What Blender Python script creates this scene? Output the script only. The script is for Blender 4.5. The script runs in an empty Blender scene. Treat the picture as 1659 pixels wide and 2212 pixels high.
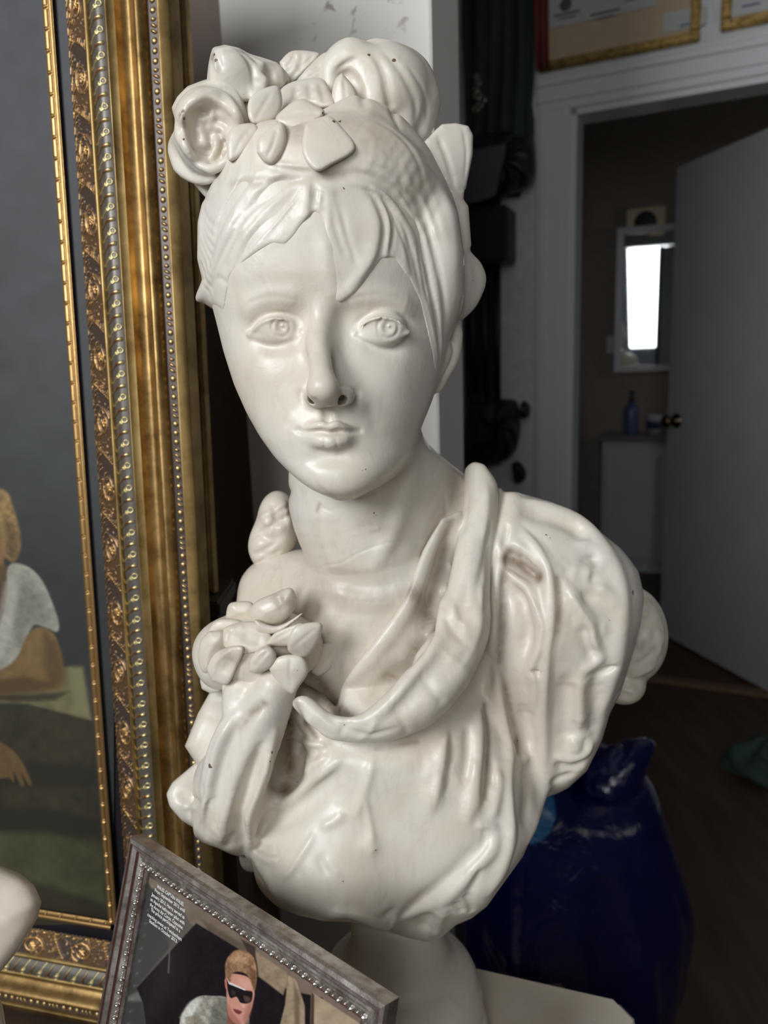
import bpy, math, random
import numpy as np
from mathutils import Vector, Matrix

# ---------------------------------------------------------------- camera
FPX, CX, CY = 1600.0, 829.5, 1106.0
EYE = 1.21                                   # camera height in metres
_u = np.array([-0.0328, 0.982, 0.187]); _u /= np.linalg.norm(_u)
_f = np.array([0.0, 0.0, -1.0])
_Y = _f - _f.dot(_u) * _u; _Y /= np.linalg.norm(_Y)
_X = np.cross(_Y, _u)
RW = np.array([_X, _Y, _u])                  # camera vector -> world vector
scene = bpy.context.scene
COL = scene.collection
cam = bpy.data.cameras.new('camera'); camo = bpy.data.objects.new('camera', cam); COL.objects.link(camo)
cam.sensor_fit = 'HORIZONTAL'; cam.sensor_width = 36.0; cam.lens = FPX / 1659.0 * 36.0
cam.clip_start = 0.02; cam.clip_end = 50
cam.dof.use_dof = True; cam.dof.focus_distance = 0.50; cam.dof.aperture_fstop = 9.0
M = Matrix([list(RW[0]) + [0], list(RW[1]) + [0], list(RW[2]) + [0], [0, 0, 0, 1]])
camo.matrix_world = Matrix.Translation((0, 0, EYE)) @ M
scene.camera = camo

scene.view_settings.view_transform = 'Standard'
try: scene.view_settings.look = 'None'
except Exception: pass
scene.view_settings.gamma = 1.0
scene.view_settings.use_curve_mapping = False
scene.view_settings.exposure = 0.0

# ---------------------------------------------------------------- light
w = bpy.data.worlds.new('world'); scene.world = w; w.use_nodes = True
w.node_tree.nodes['Background'].inputs[0].default_value = (0.75, 0.85, 1.0, 1)
w.node_tree.nodes['Background'].inputs[1].default_value = 0.032

def area(name, loc, target, sx, sy, power, col):
    l = bpy.data.lights.new(name, 'AREA'); l.shape = 'RECTANGLE'; l.size = sx; l.size_y = sy
    l.energy = power; l.color = col
    o = bpy.data.objects.new(name, l); COL.objects.link(o); o.location = loc
    d = Vector(target) - Vector(loc)
    o.rotation_euler = d.to_track_quat('-Z', 'Y').to_euler()
    return o
# daylight through the shop window behind and to the left of the camera
area('shop_window_light', (-1.45, -1.25, 2.15), (0.0, 0.70, 1.00), 0.8, 1.1, 53, (0.94, 0.965, 1.0))
area('shop_door_light', (-0.36, -1.45, 1.75), (0.05, 0.70, 1.00), 0.5, 1.4, 13, (0.95, 0.97, 1.0))
# weak warm fill added off to the right, lifts the door wall
area('side_fill_light', (1.2, -2.0, 1.7), (0.4, 1.2, 1.0), 0.8, 1.4, 4.0, (1.0, 0.93, 0.84))

# ---------------------------------------------------------------- helpers
def ray(px, py):
    c = np.array([(px - CX) / FPX, -(py - CY) / FPX, -1.0])
    return RW @ c
def P(px, py, y):                            # point at depth y (mm, eye-relative)
    d = ray(px, py)
    return d * (y / d[1])
def PM(px, py, y):                           # the same in metres, world
    p = P(px, py, y * 1000.0) / 1000.0
    return Vector((p[0], p[1], p[2] + EYE))
def proj(X, Y, Z):
    cx_ = X * RW[0, 0] + Y * RW[1, 0] + Z * RW[2, 0]
    cy_ = X * RW[0, 1] + Y * RW[1, 1] + Z * RW[2, 1]
    cz_ = -(X * RW[0, 2] + Y * RW[1, 2] + Z * RW[2, 2])
    return CX + FPX * cx_ / cz_, CY - FPX * cy_ / cz_, cz_

def crom(pts, n=8):
    p = np.array(pts, float)
    if len(p) < 3:
        t = np.linspace(0, 1, n + 1)[:, None]
        return p[0] * (1 - t) + p[-1] * t
    q = np.vstack([2 * p[0] - p[1], p, 2 * p[-1] - p[-2]])
    out = []
    for i in range(1, len(q) - 2):
        for k in range(n):
            t = k / n
            a, b, c, d = q[i - 1], q[i], q[i + 1], q[i + 2]
            out.append(0.5 * (2 * b + (c - a) * t + (2 * a - 5 * b + 4 * c - d) * t * t + (3 * b - a - 3 * c + d) * t ** 3))
    out.append(p[-1])
    return np.array(out)

def arr(v, n):
    v = np.atleast_1d(np.array(v, float))
    if len(v) == 1: return np.full(n, v[0])
    return np.interp(np.linspace(0, 1, n), np.linspace(0, 1, len(v)), v)

# ---------------------------------------------------------------- voxel clay: signed distances sculpted in numpy, millimetres
def resample(src, g, dst):
    for a in range(3):
        q = np.clip((dst.ax[a][:dst.n[a]] - src.lo[a]) / src.h, 0, src.n[a] - 1.01); i0 = q.astype(int); fr = (q - i0).astype(np.float32)
        g0 = np.take(g, i0, axis=a); g1 = np.take(g, i0 + 1, axis=a); sh = [1, 1, 1]; sh[a] = -1
        g = g0 + (g1 - g0) * fr.reshape(sh)
    return g.astype(np.float32)
class Clay:
    def __init__(s, lo, hi, h):
        s.h = h; s.lo = np.array(lo, float)
        s.n = np.ceil((np.array(hi) - s.lo) / h).astype(int) + 1
        s.f = np.full(tuple(s.n), 60.0, np.float32)
        s.ax = [(s.lo[i] + np.arange(s.n[i]) * h).astype(np.float32) for i in range(3)]
    def box(s, lo, hi):
        a = np.clip(np.floor((np.array(lo) - s.lo) / s.h).astype(int), 0, s.n - 1)
        b = np.clip(np.ceil((np.array(hi) - s.lo) / s.h).astype(int) + 1, 1, s.n)
        b = np.maximum(b, a)
        sl = tuple(slice(a[i], b[i]) for i in range(3))
        X = s.ax[0][sl[0]][:, None, None]; Y = s.ax[1][sl[1]][None, :, None]; Z = s.ax[2][sl[2]][None, None, :]
        return sl, X, Y, Z
    def mix(s, sl, d, k=0.0, mode='u'):
        f = s.f[sl]
        if f.size == 0: return
        d = d.astype(np.float32)
        if mode == 'u':
            r = np.minimum(f, d)
            if k > 0: r = r - np.maximum(k - np.abs(f - d), 0) ** 2 / (4 * k)
        elif mode == 's':
            r = np.maximum(f, -d)
            if k > 0: r = r + np.maximum(k - np.abs(f + d), 0) ** 2 / (4 * k)
        else:
            r = np.maximum(f, d)
            if k > 0: r = r + np.maximum(k - np.abs(f - d), 0) ** 2 / (4 * k)
        s.f[sl] = r
    def ell(s, c, r, k=0.0, mode='u', rot=None, pad=None):
        c = np.array(c, float); r = np.array(r, float)
        m = (pad if pad is not None else 2 * k + 14) + r.max()
        sl, X, Y, Z = s.box(c - m, c + m)
        x, y, z = X - c[0], Y - c[1], Z - c[2]
        if rot is not None:
            R = np.array(Matrix.Rotation(rot[2], 3, 'Z') @ Matrix.Rotation(rot[1], 3, 'Y') @ Matrix.Rotation(rot[0], 3, 'X')).T
            x, y, z = (R[0, 0] * x + R[0, 1] * y + R[0, 2] * z, R[1, 0] * x + R[1, 1] * y + R[1, 2] * z, R[2, 0] * x + R[2, 1] * y + R[2, 2] * z)
        k0 = np.sqrt((x / r[0]) ** 2 + (y / r[1]) ** 2 + (z / r[2]) ** 2)
        k1 = np.sqrt((x / r[0] ** 2) ** 2 + (y / r[1] ** 2) ** 2 + (z / r[2] ** 2) ** 2) + 1e-6
        s.mix(sl, k0 * (k0 - 1) / k1, k, mode)
    def _seg(s, pts, vals, reach, fn, init, red):
        pts = np.array(pts, float); R = float(reach)
        sl, X, Y, Z = s.box(pts.min(0) - R, pts.max(0) + R)
        T = np.full(s.f[sl].shape, init, np.float32)
        if T.size == 0: return sl, T
        o = [q.start for q in sl]
        for i in range(len(pts) - 1):
            a, b = pts[i], pts[i + 1]; ab = b - a; L2 = ab.dot(ab) + 1e-9
            s2, x, y, z = s.box(np.minimum(a, b) - R, np.maximum(a, b) + R)
            loc = tuple(slice(s2[j].start - o[j], s2[j].stop - o[j]) for j in range(3))
            if T[loc].size == 0: continue
            t = np.clip(((x - a[0]) * ab[0] + (y - a[1]) * ab[1] + (z - a[2]) * ab[2]) / L2, 0, 1).astype(np.float32)
            dx, dy, dz = x - a[0] - t * ab[0], y - a[1] - t * ab[1], z - a[2] - t * ab[2]
            T[loc] = red(T[loc], fn(dx, dy, dz, t, i))
        return sl, T
    def tube(s, pts, r, k=0.0, mode='u', n=6, smooth=True, flat=None):
        p = crom(pts, n) if smooth else np.array(pts, float)
        rr = arr(r, len(p))
        def fn(dx, dy, dz, t, i):
            if flat is not None:
                v, q = flat                      # squash along direction v by factor q
                m = dx * v[0] + dy * v[1] + dz * v[2]; e = (1 / q - 1)
                dx, dy, dz = dx + v[0] * m * e, dy + v[1] * m * e, dz + v[2] * m * e
            return np.sqrt(dx * dx + dy * dy + dz * dz) - (rr[i] + (rr[i + 1] - rr[i]) * t)
        sl, T = s._seg(p, rr, rr.max() + 1.3 * k + 8, fn, 60.0, np.minimum)
        s.mix(sl, T, k, mode)
    def stroke(s, p, w, A, kind='g', side=None, taper=True):
        """Push the surface out (A>0) or in (A<0) along a 3-D path. kind g: soft ridge; s: step, full height at the line and
        fading over w on one side only; side is a vector towards the raised side"""
        p = np.array(p, float)
        if len(p) < 2: return
        n = len(p); ww = arr(w, n); aa = arr(A, n)
        if taper:
            q = np.linspace(0, 1, n); aa = aa * np.clip(np.minimum(q, 1 - q) * 5, 0, 1)
        sgn = 1.0 if aa.sum() >= 0 else -1.0
        if kind == 'c':                          # crisp crest with a long tail
            def fn(dx, dy, dz, t, i):
                W = ww[i] + (ww[i + 1] - ww[i]) * t
                return sgn * (aa[i] + (aa[i + 1] - aa[i]) * t) * np.exp(0.5 - np.sqrt(0.25 + 2.6 * (dx * dx + dy * dy + dz * dz) / (W * W)))
            R = ww.max() * 3.2
        elif kind == 'g':
            def fn(dx, dy, dz, t, i):
                W = ww[i] + (ww[i + 1] - ww[i]) * t
                return sgn * (aa[i] + (aa[i + 1] - aa[i]) * t) * np.exp(-(dx * dx + dy * dy + dz * dz) / (W * W))
            R = ww.max() * 2.3
        else:
            d = np.gradient(p, axis=0); d /= np.linalg.norm(d, axis=1)[:, None] + 1e-9
            view = p / np.linalg.norm(p, axis=1)[:, None]
            bn = np.cross(d, view); bn /= np.linalg.norm(bn, axis=1)[:, None] + 1e-9
            if side is not None:
                sg = np.sign((bn @ np.array(side, float))); sg[sg == 0] = 1
                bn *= sg[:, None]
            e = 1.1 * s.h
            def fn(dx, dy, dz, t, i):
                W = ww[i] + (ww[i + 1] - ww[i]) * t
                m = dx * bn[i, 0] + dy * bn[i, 1] + dz * bn[i, 2]
                D = np.sqrt(dx * dx + dy * dy + dz * dz)
                return sgn * (aa[i] + (aa[i + 1] - aa[i]) * t) * np.exp(-(D / W) ** 2) / (1 + np.exp(-np.clip(m / e * 1.6, -20, 20)))
            R = ww.max() * 2.0
        sl, T = s._seg(p, ww, R, fn, 0.0, np.maximum)
        s.f[sl] -= sgn * T
    def sample(s, p):
        q = (p - s.lo) / s.h; i = np.floor(q).astype(int); ok = np.all((i >= 0) & (i < s.n - 1), axis=-1)
        i = np.clip(i, 0, s.n - 2); t = q - i; v = 0
        for a in (0, 1):
            for b in (0, 1):
                for c in (0, 1):
                    v = v + (t[..., 0] if a else 1 - t[..., 0]) * (t[..., 1] if b else 1 - t[..., 1]) * (t[..., 2] if c else 1 - t[..., 2]) * s.f[i[..., 0] + a, i[..., 1] + b, i[..., 2] + c]
        return np.where(ok, v, 60.0)
    def hit(s, px, sink=0.0):
        """where the sight lines through photo points meet the clay"""
        px = np.array(px, float); out = []
        ys = np.arange(s.ax[1][0], s.ax[1][-1], s.h)
        for q in px:
            d = ray(q[0], q[1]); d = d / d[1]
            pts = d[None, :] * ys[:, None]
            v = s.sample(pts); j = np.argmax(v < 0)
            if v[j] >= 0: continue
            if j > 0:
                t = v[j - 1] / (v[j - 1] - v[j]); y = ys[j - 1] + t * s.h
            else: y = ys[j]
            out.append(d * (y + sink))
        return np.array(out)
    def line(s, px, w, A, kind='g', side=None, taper=True, n=5, sink=0.0):
        p = s.hit(crom(px, n), sink)
        if len(p) < 3: return
        keep = [0]
        for i in range(1, len(p)):
            if np.linalg.norm(p[i] - p[keep[-1]]) < 40: keep.append(i)
        p = p[keep]
        if len(p) > 4: p[1:-1] = (p[:-2] + p[1:-1] + p[2:]) / 3
        s.stroke(p, w, A, kind, side, taper)
    def dab(s, px, py, r, A):
        p = s.hit([(px, py)])
        if len(p) == 0: return
        s.blob(p[0], r, A)
    def blob(s, c, r, A):
        r = np.array(r, float) * np.ones(3); c = np.array(c, float)
        sl, X, Y, Z = s.box(c - r * 2.3, c + r * 2.3)
        s.f[sl] -= (A * np.exp(-(((X - c[0]) / r[0]) ** 2 + ((Y - c[1]) / r[1]) ** 2 + ((Z - c[2]) / r[2]) ** 2))).astype(np.float32)
    def hull(s, poly, k, inv=False):
        """trim to a traced outline (photo pixels), rounded over k mm"""
        poly = np.array(poly, float); st = 4
        gx = np.arange(300, 1500, st, dtype=float); gy = np.arange(60, 2120, st, dtype=float)
        GX, GY = np.meshgrid(gx, gy, indexing='ij'); D = np.full(GX.shape, 1e9); ins = np.zeros(GX.shape, bool)
        for i in range(len(poly)):
            a, b = poly[i], poly[(i + 1) % len(poly)]; e = b - a
            t = np.clip(((GX - a[0]) * e[0] + (GY - a[1]) * e[1]) / (e.dot(e) + 1e-9), 0, 1)
            D = np.minimum(D, np.hypot(GX - a[0] - t * e[0], GY - a[1] - t * e[1]))
            c = ((a[1] > GY) != (b[1] > GY)) & (GX < (b[0] - a[0]) * (GY - a[1]) / (b[1] - a[1] + 1e-12) + a[0])
            ins ^= c
        D = np.where(ins, -D, D) * (-1 if inv else 1)
        for ix in range(0, s.n[0], 32):
            X = s.ax[0][ix:ix + 32][:, None, None]; Y = s.ax[1][None, :, None]; Z = s.ax[2][None, None, :]
            u, v, c = proj(X, Y, Z)
            qu = np.clip((u - gx[0]) / st, 0, len(gx) - 1.001); qv = np.clip((v - gy[0]) / st, 0, len(gy) - 1.001)
            iu = qu.astype(int); iv = qv.astype(int); tu = qu - iu; tv = qv - iv
            d = (D[iu, iv] * (1 - tu) * (1 - tv) + D[iu + 1, iv] * tu * (1 - tv) + D[iu, iv + 1] * (1 - tu) * tv + D[iu + 1, iv + 1] * tu * tv) * c / FPX
            f = s.f[ix:ix + 32]; d = d.astype(np.float32)
            r = np.maximum(f, d)
            if k > 0: r = r + np.maximum(k - np.abs(f - d), 0) ** 2 / (4 * k)
            s.f[ix:ix + 32] = r
    def slab(s, poly, y0, th=2.0, k=2.0, tx=0.0, tz=0.0, puff=0.0, curl=0.0, join=1.0, mode='u', sp=6):
        """a petal, leaf or band: traced outline at its own depth y0, tilt tx tz, half thickness th, swelling inwards by puff"""
        pp = crom(np.vstack([poly, poly[:1]]), 5)[:-1] if sp else np.array(poly, float)
        c2 = pp.mean(0); c = P(c2[0], c2[1], y0)
        W = np.array([P(a, b_, y0) for a, b_ in pp]); R = np.abs(W - c).max(0)
        ext = abs(tx) * R[0] + abs(tz) * R[2] + th + abs(puff) + abs(curl) + 8
        lo = np.array([W[:, 0].min() - 8, y0 - ext, W[:, 2].min() - 8 - 0.4 * ext]); hi = np.array([W[:, 0].max() + 8, y0 + ext, W[:, 2].max() + 8 + 0.4 * ext])
        sl, X, Y, Z = s.box(lo, hi)
        if s.f[sl].size == 0: return
        u, v, cz = proj(X, Y, Z)
        D = np.full(u.shape, 1e9); ins = np.zeros(u.shape, bool)
        for i in range(len(pp)):
            a, b = pp[i], pp[(i + 1) % len(pp)]; e = b - a
            t = np.clip(((u - a[0]) * e[0] + (v - a[1]) * e[1]) / (e.dot(e) + 1e-9), 0, 1)
            D = np.minimum(D, np.hypot(u - a[0] - t * e[0], v - a[1] - t * e[1]))
            ins ^= ((a[1] > v) != (b[1] > v)) & (u < (b[0] - a[0]) * (v - a[1]) / (b[1] - a[1] + 1e-12) + a[0])
        D = np.where(ins, -D, D) * cz / FPX
        rim = np.exp(np.minimum(D, 0) / 6.0)
        yc = y0 + tx * (X - c[0]) + tz * (Z - c[2]) - curl * rim
        g = np.abs(Y - yc) - th - puff * (1 - rim)
        d = np.maximum(D, g)
        if k > 0: d = d + np.maximum(k - np.abs(D - g), 0) ** 2 / (4 * k)
        s.mix(sl, d, join, mode)
    def cloak(s, src, poly, off, k):
        """a layer lying on another body within a traced outline"""
        t = Clay(s.lo, s.lo + (s.n - 1) * s.h, s.h); t.n = s.n
        t.f = resample(src, src.f, s) - np.float32(off)
        t.hull(poly, k)
        s.f = np.minimum(s.f, t.f)
    def blur(s, it=1):
        for _ in range(it):
            for a in range(3):
                f = s.f; g = f.copy()
                lo = [slice(None)] * 3; hi = [slice(None)] * 3; mid = [slice(None)] * 3
                lo[a] = slice(0, -2); hi[a] = slice(2, None); mid[a] = slice(1, -1)
                g[tuple(mid)] = 0.25 * f[tuple(lo)] + 0.5 * f[tuple(mid)] + 0.25 * f[tuple(hi)]
                s.f = g
    def mesh(s, name, mat=None, parent=None, relax=2):
        f = s.f; f = f.copy()
        f[0] = f[-1] = 5; f[:, 0] = f[:, -1] = 5; f[:, :, 0] = f[:, :, -1] = 5
        b = (f < 0); nx, ny, nz = f.shape
        c = np.zeros((nx - 1, ny - 1, nz - 1), np.int8)
        for i in (0, 1):
            for j in (0, 1):
                for k in (0, 1):
                    c += b[i:nx - 1 + i, j:ny - 1 + j, k:nz - 1 + k]
        act = (c > 0) & (c < 8); idx = np.argwhere(act)
        vid = np.full(act.shape, -1, np.int32); vid[act] = np.arange(len(idx), dtype=np.int32)
        cor = [(i, j, k) for i in (0, 1) for j in (0, 1) for k in (0, 1)]
        val = np.stack([f[idx[:, 0] + i, idx[:, 1] + j, idx[:, 2] + k] for i, j, k in cor], 1)
        acc = np.zeros((len(idx), 3)); cnt = np.zeros(len(idx))
        for a in range(8):
            for d_ in range(3):
                if cor[a][d_] == 0:
                    q = list(cor[a]); q[d_] = 1; bb = cor.index(tuple(q))
                    va, vb = val[:, a], val[:, bb]; m = (va < 0) != (vb < 0)
                    t = np.where(m, va / np.where(m, va - vb, 1), 0)
                    pt = np.array(cor[a], float)[None, :].repeat(len(idx), 0); pt[:, d_] += t
                    acc[m] += pt[m]; cnt[m] += 1
        V = (acc / cnt[:, None] + idx) * s.h + s.lo
        faces = []
        for d_ in range(3):
            o1, o2 = [(1, 2), (2, 0), (0, 1)][d_]
            sa = [slice(0, n_) for n_ in f.shape]; sb = list(sa)
            sa[d_] = slice(0, f.shape[d_] - 1); sb[d_] = slice(1, f.shape[d_])
            e = np.argwhere(b[tuple(sa)] != b[tuple(sb)])
            e = e[(e[:, o1] > 0) & (e[:, o2] > 0)]
            def vv(a1, a2):
                q = e.copy(); q[:, o1] -= a1; q[:, o2] -= a2
                return vid[q[:, 0], q[:, 1], q[:, 2]]
            quad = np.stack([vv(1, 1), vv(0, 1), vv(0, 0), vv(1, 0)], 1)
            inside = b[e[:, 0], e[:, 1], e[:, 2]]
            quad[~inside] = quad[~inside][:, ::-1]
            faces.append(quad)
        Fq = np.vstack(faces)
        for _ in range(relax):
            S = np.zeros_like(V); C = np.zeros(len(V))
            for a, bq in ((0, 1), (1, 2), (2, 3), (3, 0)):
                for A_, B_ in ((a, bq), (bq, a)):
                    for ax_ in range(3): S[:, ax_] += np.bincount(Fq[:, A_], V[Fq[:, B_], ax_], len(V))
                    C += np.bincount(Fq[:, A_], minlength=len(V))
            V = V + 0.45 * (S / np.maximum(C, 1)[:, None] - V)
        s.V = V
        V = V / 1000.0; V[:, 2] += EYE
        return mk(name, V, Fq, mat, parent)

def mk(name, V, Fq, mat=None, parent=None, smooth=True):
    V = np.asarray(V, np.float32); Fq = np.asarray(Fq, np.int32)
    me = bpy.data.meshes.new(name)
    me.vertices.add(len(V)); me.vertices.foreach_set('co', V.ravel())
    me.loops.add(Fq.size); me.loops.foreach_set('vertex_index', Fq.ravel())
    me.polygons.add(len(Fq)); me.polygons.foreach_set('loop_start', np.arange(0, Fq.size, Fq.shape[1], dtype=np.int32))
    me.update(calc_edges=True)
    me.polygons.foreach_set('use_smooth', np.full(len(Fq), smooth))
    if mat: me.materials.append(mat)
    o = bpy.data.objects.new(name, me); COL.objects.link(o)
    if parent: o.parent = parent
    return o
def empty(name, loc=(0, 0, 0)):
    o = bpy.data.objects.new(name, None); COL.objects.link(o); o.location = loc
    return o
def adopt(o, root):                           # parent without moving
    o.parent = root; o.matrix_parent_inverse = Matrix.Translation(-root.location)
def tag(o, label=None, cat=None, group=None, kind=None):
    for k_, v_ in (('label', label), ('category', cat), ('group', group), ('kind', kind)):
        if v_: o[k_] = v_
    return o
# ---------------------------------------------------------------- materials
def material(name, col, rough=0.5, metal=0.0, spec=0.5):
    m = bpy.data.materials.new(name); m.use_nodes = True
    b = m.node_tree.nodes['Principled BSDF']
    b.inputs['Base Color'].default_value = (*col, 1); b.inputs['Roughness'].default_value = rough
    b.inputs['Metallic'].default_value = metal; b.inputs['Specular IOR Level'].default_value = spec
    return m
def nodes(m): return m.node_tree.nodes, m.node_tree.links, m.node_tree.nodes['Principled BSDF']
def noise(N, L, scale, detail=4, rough=0.6, coord=None, dist=0.0):
    t = N.new('ShaderNodeTexNoise'); t.inputs['Scale'].default_value = scale
    t.inputs['Detail'].default_value = detail; t.inputs['Roughness'].default_value = rough; t.inputs['Distortion'].default_value = dist
    if coord is not None: L.new(coord, t.inputs['Vector'])
    return t.outputs['Fac']
def ramp(N, L, src, stops):
    r = N.new('ShaderNodeValToRGB'); e = r.color_ramp.elements
    while len(e) < len(stops): e.new(0.5)
    for i, (p_, c_) in enumerate(stops):
        e[i].position = p_; e[i].color = (c_ if len(c_) == 4 else (*c_, 1)) if hasattr(c_, '__len__') else (c_, c_, c_, 1)
    L.new(src, r.inputs['Fac']); return r.outputs['Color']
def mix(N, L, fac, a, b, mode='MIX'):
    x = N.new('ShaderNodeMix'); x.data_type = 'RGBA'; x.blend_type = mode
    for v_, k_ in ((fac, 0), (a, 6), (b, 7)):
        if hasattr(v_, 'is_output'): L.new(v_, x.inputs[k_])
        elif k_ == 0: x.inputs[0].default_value = v_
        else: x.inputs[k_].default_value = (*v_, 1)
    return x.outputs[2]
def bump(N, L, b, h, strength, dist=0.001):
    x = N.new('ShaderNodeBump'); x.inputs['Strength'].default_value = strength; x.inputs['Distance'].default_value = dist
    L.new(h, x.inputs['Height']); L.new(x.outputs['Normal'], b.inputs['Normal']); return x
def coords(N): return N.new('ShaderNodeTexCoord').outputs['Object']

def plaster():
    m = material('glazed_plaster', (0.72, 0.67, 0.58), 0.33, 0, 0.5)
    N, L, b = nodes(m); co = coords(N)
    n1 = noise(N, L, 9, 5, 0.6, co, 0.5); n2 = noise(N, L, 45, 6, 0.65, co, 0.8)
    c = ramp(N, L, n1, [(0.3, (0.64, 0.565, 0.455)), (0.5, (0.705, 0.65, 0.555)), (0.72, (0.68, 0.65, 0.595))])
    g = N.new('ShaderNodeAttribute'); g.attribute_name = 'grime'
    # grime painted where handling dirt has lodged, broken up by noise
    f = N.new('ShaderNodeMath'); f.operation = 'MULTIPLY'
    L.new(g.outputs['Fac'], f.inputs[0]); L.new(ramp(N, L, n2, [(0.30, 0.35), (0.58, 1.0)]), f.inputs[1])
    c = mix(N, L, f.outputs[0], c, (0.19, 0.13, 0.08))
    # brushed, yellowed mottling of the old glaze
    mp = N.new('ShaderNodeMapping'); L.new(co, mp.inputs[0]); mp.inputs['Scale'].default_value = (1, 1, 0.35)
    c = mix(N, L, ramp(N, L, noise(N, L, 60, 6, 0.7, mp.outputs[0], 1.5), [(0.50, 0), (0.72, 0.32)]), c, (0.48, 0.40, 0.31))
    # flaked chips showing brown clay
    ca = N.new('ShaderNodeAttribute'); ca.attribute_name = 'chip'
    ad = N.new('ShaderNodeMath'); ad.operation = 'MULTIPLY_ADD'; L.new(noise(N, L, 500, 3, 0.6, co), ad.inputs[0]); ad.inputs[1].default_value = 0.9; L.new(ca.outputs['Fac'], ad.inputs[2])
    c = mix(N, L, ramp(N, L, ad.outputs[0], [(0.93, 0), (0.97, 1)]), c, (0.15, 0.10, 0.07))
    L.new(c, b.inputs['Base Color'])
    L.new(ramp(N, L, n2, [(0.3, 0.28), (0.7, 0.44)]), b.inputs['Roughness'])
    b.inputs['Subsurface Weight'].default_value = 0.0
    b.inputs['Subsurface Radius'].default_value = (0.004, 0.003, 0.002)
    b1 = bump(N, L, b, noise(N, L, 260, 4, 0.6, co), 0.12, 0.0006)
    b2 = N.new('ShaderNodeBump'); b2.inputs['Strength'].default_value = 0.22; b2.inputs['Distance'].default_value = 0.003
    L.new(noise(N, L, 38, 4, 0.5, co, 0.8), b2.inputs['Height']); L.new(b2.outputs['Normal'], b1.inputs['Normal'])
    return m
PL = plaster()
# ================================================================ ROOM
AZ = math.radians(65)
AL = Vector((-math.sin(AZ), math.cos(AZ), 0))          # along the door wall, to the left and away
DN = Vector((math.cos(AZ), math.sin(AZ), 0))           # into the depth, perpendicular to it
UP = Vector((0, 0, 1))
EYEV = Vector((0, 0, EYE))
def plane_hit(px, py, p0, n):
    d = Vector(ray(px, py)); t = (p0 - EYEV).dot(n) / d.dot(n)
    return EYEV + d * t
def prism(name, poly, ext, mat, parent=None, bevel=0.0):
    """polygon of world points pushed out along the vector ext"""
    n = len(poly); V = [Vector(p) for p in poly] + [Vector(p) + ext for p in poly]
    me = bpy.data.meshes.new(name)
    nrm = (V[1] - V[0]).cross(V[2] - V[1])
    F_ = [tuple(range(n)), tuple(range(2 * n - 1, n - 1, -1))] + [(i, i + n, (i + 1) % n + n, (i + 1) % n) for i in range(n)]
    me.from_pydata([tuple(v) for v in V], [], F_); 
    import bmesh
    bm = bmesh.new(); bm.from_mesh(me); bmesh.ops.recalc_face_normals(bm, faces=bm.faces)
    if bevel: bmesh.ops.bevel(bm, geom=bm.edges[:], offset=bevel, segments=3, affect='EDGES', clamp_overlap=True)
    bm.to_mesh(me); bm.free()
    if mat: me.materials.append(mat)
    o = bpy.data.objects.new(name, me); COL.objects.link(o)
    if parent: adopt(o, parent)
    return o
def block(name, c, ax, ay, az, mat, parent=None, bevel=0.0):
    """box: corner c and three edge vectors"""
    c, ax, ay, az = Vector(c), Vector(ax), Vector(ay), Vector(az)
    return prism(name, [c, c + ax, c + ax + ay, c + ay], az, mat, parent, bevel)
def struct(o): o['kind'] = 'structure'; return o

def painted(name, col, rough=0.6, sc=30, amt=0.1, bmp=0.15):
    m = material(name, col, rough); N, L, b = nodes(m); co = coords(N)
    n = noise(N, L, sc, 5, 0.6, co)
    L.new(ramp(N, L, n, [(0.3, tuple(v * (1 - amt) for v in col)), (0.7, tuple(min(1, v * (1 + amt)) for v in col))]), b.inputs['Base Color'])
    bump(N, L, b, noise(N, L, 400, 3, 0.5, co), bmp, 0.001)
    return m
def pier_mat():
    m = material('cream_wall_paint', (0.70, 0.66, 0.62), 0.5); N, L, b = nodes(m); co = coords(N)
    base = ramp(N, L, noise(N, L, 6, 3, 0.5, co), [(0.3, (0.78, 0.74, 0.68)), (0.7, (0.84, 0.81, 0.76))])
    sp = ramp(N, L, noise(N, L, 42, 3, 0.6, co, 0.6), [(0.60, 0), (0.66, 0.75)])
    sp2 = ramp(N, L, noise(N, L, 7.5, 2, 0.5, co), [(0.46, 0), (0.56, 1)])
    mu = N.new('ShaderNodeMath'); mu.operation = 'MULTIPLY'; L.new(sp, mu.inputs[0]); L.new(sp2, mu.inputs[1])
    sx = N.new('ShaderNodeSeparateXYZ'); L.new(co, sx.inputs[0])
    gt = N.new('ShaderNodeMath'); gt.operation = 'GREATER_THAN'; L.new(sx.outputs['Z'], gt.inputs[0]); gt.inputs[1].default_value = 1.64   # scuffs only where the wall was knocked
    m2 = N.new('ShaderNodeMath'); m2.operation = 'MULTIPLY'; L.new(mu.outputs[0], m2.inputs[0]); L.new(gt.outputs[0], m2.inputs[1]); mu = m2
    c = mix(N, L, mu.outputs[0], base, (0.25, 0.2, 0.17)); L.new(c, b.inputs['Base Color'])
    bump(N, L, b, noise(N, L, 320, 3, 0.6, co), 0.35, 0.001)
    return m
M_PIER = pier_mat()
M_WALL = painted('grey_white_wall', (0.66, 0.67, 0.67), 0.6)
M_BROWN = painted('brown_wall_paint', (0.13, 0.10, 0.08), 0.75)
M_TRIM = material('white_gloss_trim', (0.70, 0.72, 0.73), 0.28)
M_DOOR = painted('grey_door_paint', (0.36, 0.38, 0.39), 0.42, 8, 0.05, 0.05)
M_DARK = painted('dark_wood', (0.055, 0.035, 0.025), 0.45, 12, 0.3)
M_BLACK = material('black_leather', (0.012, 0.011, 0.012), 0.45)

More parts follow.
